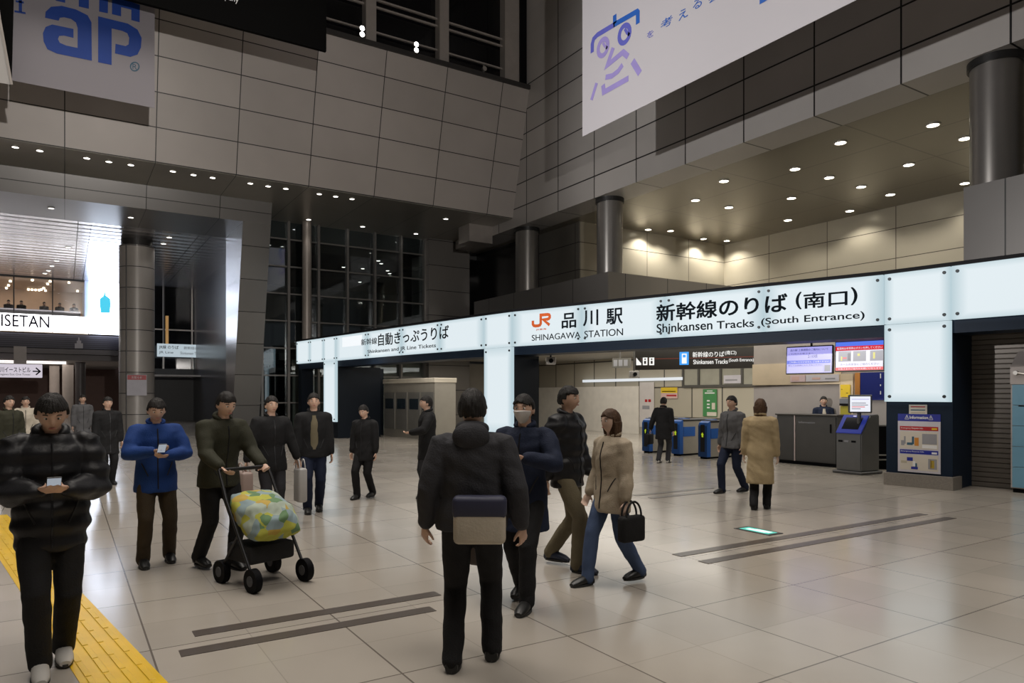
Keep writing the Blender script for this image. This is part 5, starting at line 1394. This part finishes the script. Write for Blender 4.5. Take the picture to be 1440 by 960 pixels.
# pushchair
prz = pt.rotation_euler.z; pc = world(pt, (0, .80, 0))
pu = thing('pushchair', 'dark pushchair with a patterned yellow and green cover in front of the olive jacket', 'pushchair', (pc.x, pc.y, 0), prz)
k = NB('patterned_cover'); k.coords(); vo = k.n('ShaderNodeTexVoronoi'); vo.inputs['Scale'].default_value = 11; k.nt.links.new(k.tc, vo.inputs['Vector'])
hs_ = k.n('ShaderNodeSeparateColor'); k.nt.links.new(vo.outputs['Color'], hs_.inputs[0]); rp_ = k.n('ShaderNodeValToRGB'); rp_.color_ramp.interpolation = 'CONSTANT'
els = rp_.color_ramp.elements
els[0].color = (.42, .42, .06, 1); els[1].position = .25; els[1].color = (.38, .44, .36, 1)
for p_, c_ in ((.45, (.12, .22, .10, 1)), (.62, (.24, .32, .34, 1)), (.82, (.46, .32, .06, 1))):
    e_ = els.new(p_); e_.color = c_
k.nt.links.new(hs_.outputs[0], rp_.inputs[0]); k.set(k.b.inputs['Base Color'], rp_.outputs[0]); k.b.inputs['Roughness'].default_value = .8
PAT = k.m
bm = bmesh.new()
loft(bm, [(Vector((0, y, z)), Vector((w, 0, 0)), Vector((0, a, b_))) for y, z, w, a, b_ in ((-.22, .78, .20, .03, .02), (-.16, .72, .24, .12, .06), (-.02, .62, .25, .2, .1), (.12, .5, .24, .17, .1), (.24, .44, .21, .06, .05))], 20)
obj('cover', remesh(bm, .016, 2, .014, (9, 9, 9), 3), PAT, pu, smooth=True)
dk = M('pushchair_frame', (.02, .02, .022), .4, .4)
for s in (1, -1):
    bm = bmesh.new(); tube(bm, [(.24 * s, -.34, .98), (.25 * s, -.2, .74), (.25 * s, .22, .14)], .014, 10); tube(bm, [(.25 * s, .0, .44), (.25 * s, -.26, .14)], .014, 10); obj('side_frame', bm, dk, pu, smooth=True)
bm = bmesh.new(); tube(bm, [(-.24, -.34, .98), (.24, -.34, .98)], .018, 10); obj('handle', bm, dk, pu, smooth=True)
bm = bmesh.new(); bevbox(bm, -.22, -.24, .2, .22, .14, .36, .03); obj('basket', bm, cloth('basket_dark', (.03, .03, .032)), pu, smooth=True)
for sx in (.25, -.25):
    for sy in (.24, -.27):
        bm = bmesh.new(); cyl(bm, (sx - .03, sy, .1), (sx + .03, sy, .1), .1, seg=24); w_ = obj('wheel', bm, black, pu, smooth=True)
        bm = bmesh.new(); cyl(bm, (sx - .034, sy, .1), (sx + .034, sy, .1), .045, seg=16); obj('wheel_hub', bm, greyc, w_, smooth=True)
pt, S, J = person('person in a dark coat carrying pale bags, between the olive jacket and the open jacket', 381, 9.0, 20, 1.62, top=blk, top_hem=.72, top_t=.045, bottom=char, hands={'r': (.34, .04, .84), 'l': (-.34, .08, .84)})
bag(world(pt, (.37, .05, .36)), pt.rotation_euler.z + 1.57, .30, .36, .14, M('bag_pink', (.36, .27, .24), .6), 'dusty pink shopping bag hanging at the side of the person carrying pale bags', .12, name='shopping_bag')
bag(world(pt, (-.37, .09, .28)), pt.rotation_euler.z + 1.57, .2, .44, .12, M('bag_white', (.45, .44, .43), .6), 'tall whitish shopping bag hanging at the other side of the person carrying pale bags', .12, name='shopping_bag')
person('person in an open dark jacket over a tan shirt before the thin glowing pillar', 441, 10.0, 4, 1.68, feet={'r': (.09, .12, 0), 'l': (-.08, -.08, .01)}, top=blk, top_hem=.80, top_t=.045, bottom=navyc, inner=khaki)
person('small dark clothed person walking right of the thin glowing pillar', 513, 11.3, -30, 1.50, feet={'r': (.08, .15, 0), 'l': (-.08, -.12, .02)}, top=blk, top_hem=.70, top_t=.04, bottom=blk, nod=15)
person('dark clothed person in profile standing left of the middle pillar', 601, 11.2, -80, 1.62, top=blk, top_hem=.66, top_t=.045, bottom=char, hands={'l': (-.14, .3, 1.12)}, poles={'l': (-1, -.3, -.6)})
# ---- by the gates
pt, S, J = person('person in a black coat and white shoes walking up to the ticket gates', 933, 17.2, 160, 1.60, feet={'r': (.09, .1, 0), 'l': (-.09, -.1, .01)}, top=blk, top_hem=.62, top_t=.05, bottom=char, shoes=white_shoe, wide=1.05, hands={'l': (-.36, .02, .86)})
bag(world(pt, (-.40, .02, .46)), pt.rotation_euler.z + 1.57, .34, .26, .13, blk, 'black bag at the side of the black coated traveller near the gates', .12)
person('person in a charcoal jacket and navy trousers left of the sand coloured coat', 1030, 11.9, -40, 1.64, feet={'r': (.09, .18, 0), 'l': (-.09, -.2, .02)}, top=greyc, top_hem=.80, top_t=.04, bottom=navyc)
person('person in a long sand coloured coat and black boots in front of the service counter', 1069, 10.2, 172, 1.60, feet={'r': (.08, .12, 0), 'l': (-.08, -.08, .01)}, top=sand, top_hem=.42, top_t=.04, bottom=blk, hair=HAIR_BROWN, long_hair=True, skin=1)
person('dark haired attendant standing behind the service counter', 1158, 17.05, 10, 1.60, top=navyc, top_hem=.8, top_t=.03, bottom=blk, inner=creamc)
# ---- far left, towards the passage
person('distant dark coated person right of the near walker in the bulky jacket', 151, 13.0, 20, 1.60, top=blk, top_hem=.6, top_t=.045, bottom=blk)
person('distant person in an olive coat at the far left edge behind the near walker', 12, 12.5, 30, 1.62, top=olive, top_hem=.62, top_t=.045, bottom=blk)
person('distant person in a cream jacket at far left, beside the distant olive coat', 36, 15.5, 0, 1.60, top=creamc, top_hem=.8, top_t=.04, bottom=char)
person('distant person in a grey coat at left, between the cream jacket and dark coat', 116, 19.0, 10, 1.64, top=greyc, top_hem=.62, top_t=.045, bottom=char)
# ---- cafe guests behind the far windows
for i, (px, mt, lb_) in enumerate(((12, char, 'leftmost of the five'), (30, blk, 'second from the left'), (62, greyc, 'third from the left'), (84, blk, 'fourth from the left'), (104, navyc, 'rightmost of the five'))):
    p = on_v(px, 430, 50.6)
    person('cafe guest at the window bar above the white shop sign, ' + lb_, (p.x, p.y, 0), None, 0, 1.58, nod=12, top=mt, top_hem=.8, top_t=.04, bottom=blk, z0=5.6, hands={'r': (.1, .26, 1.08), 'l': (-.1, .26, 1.08)})
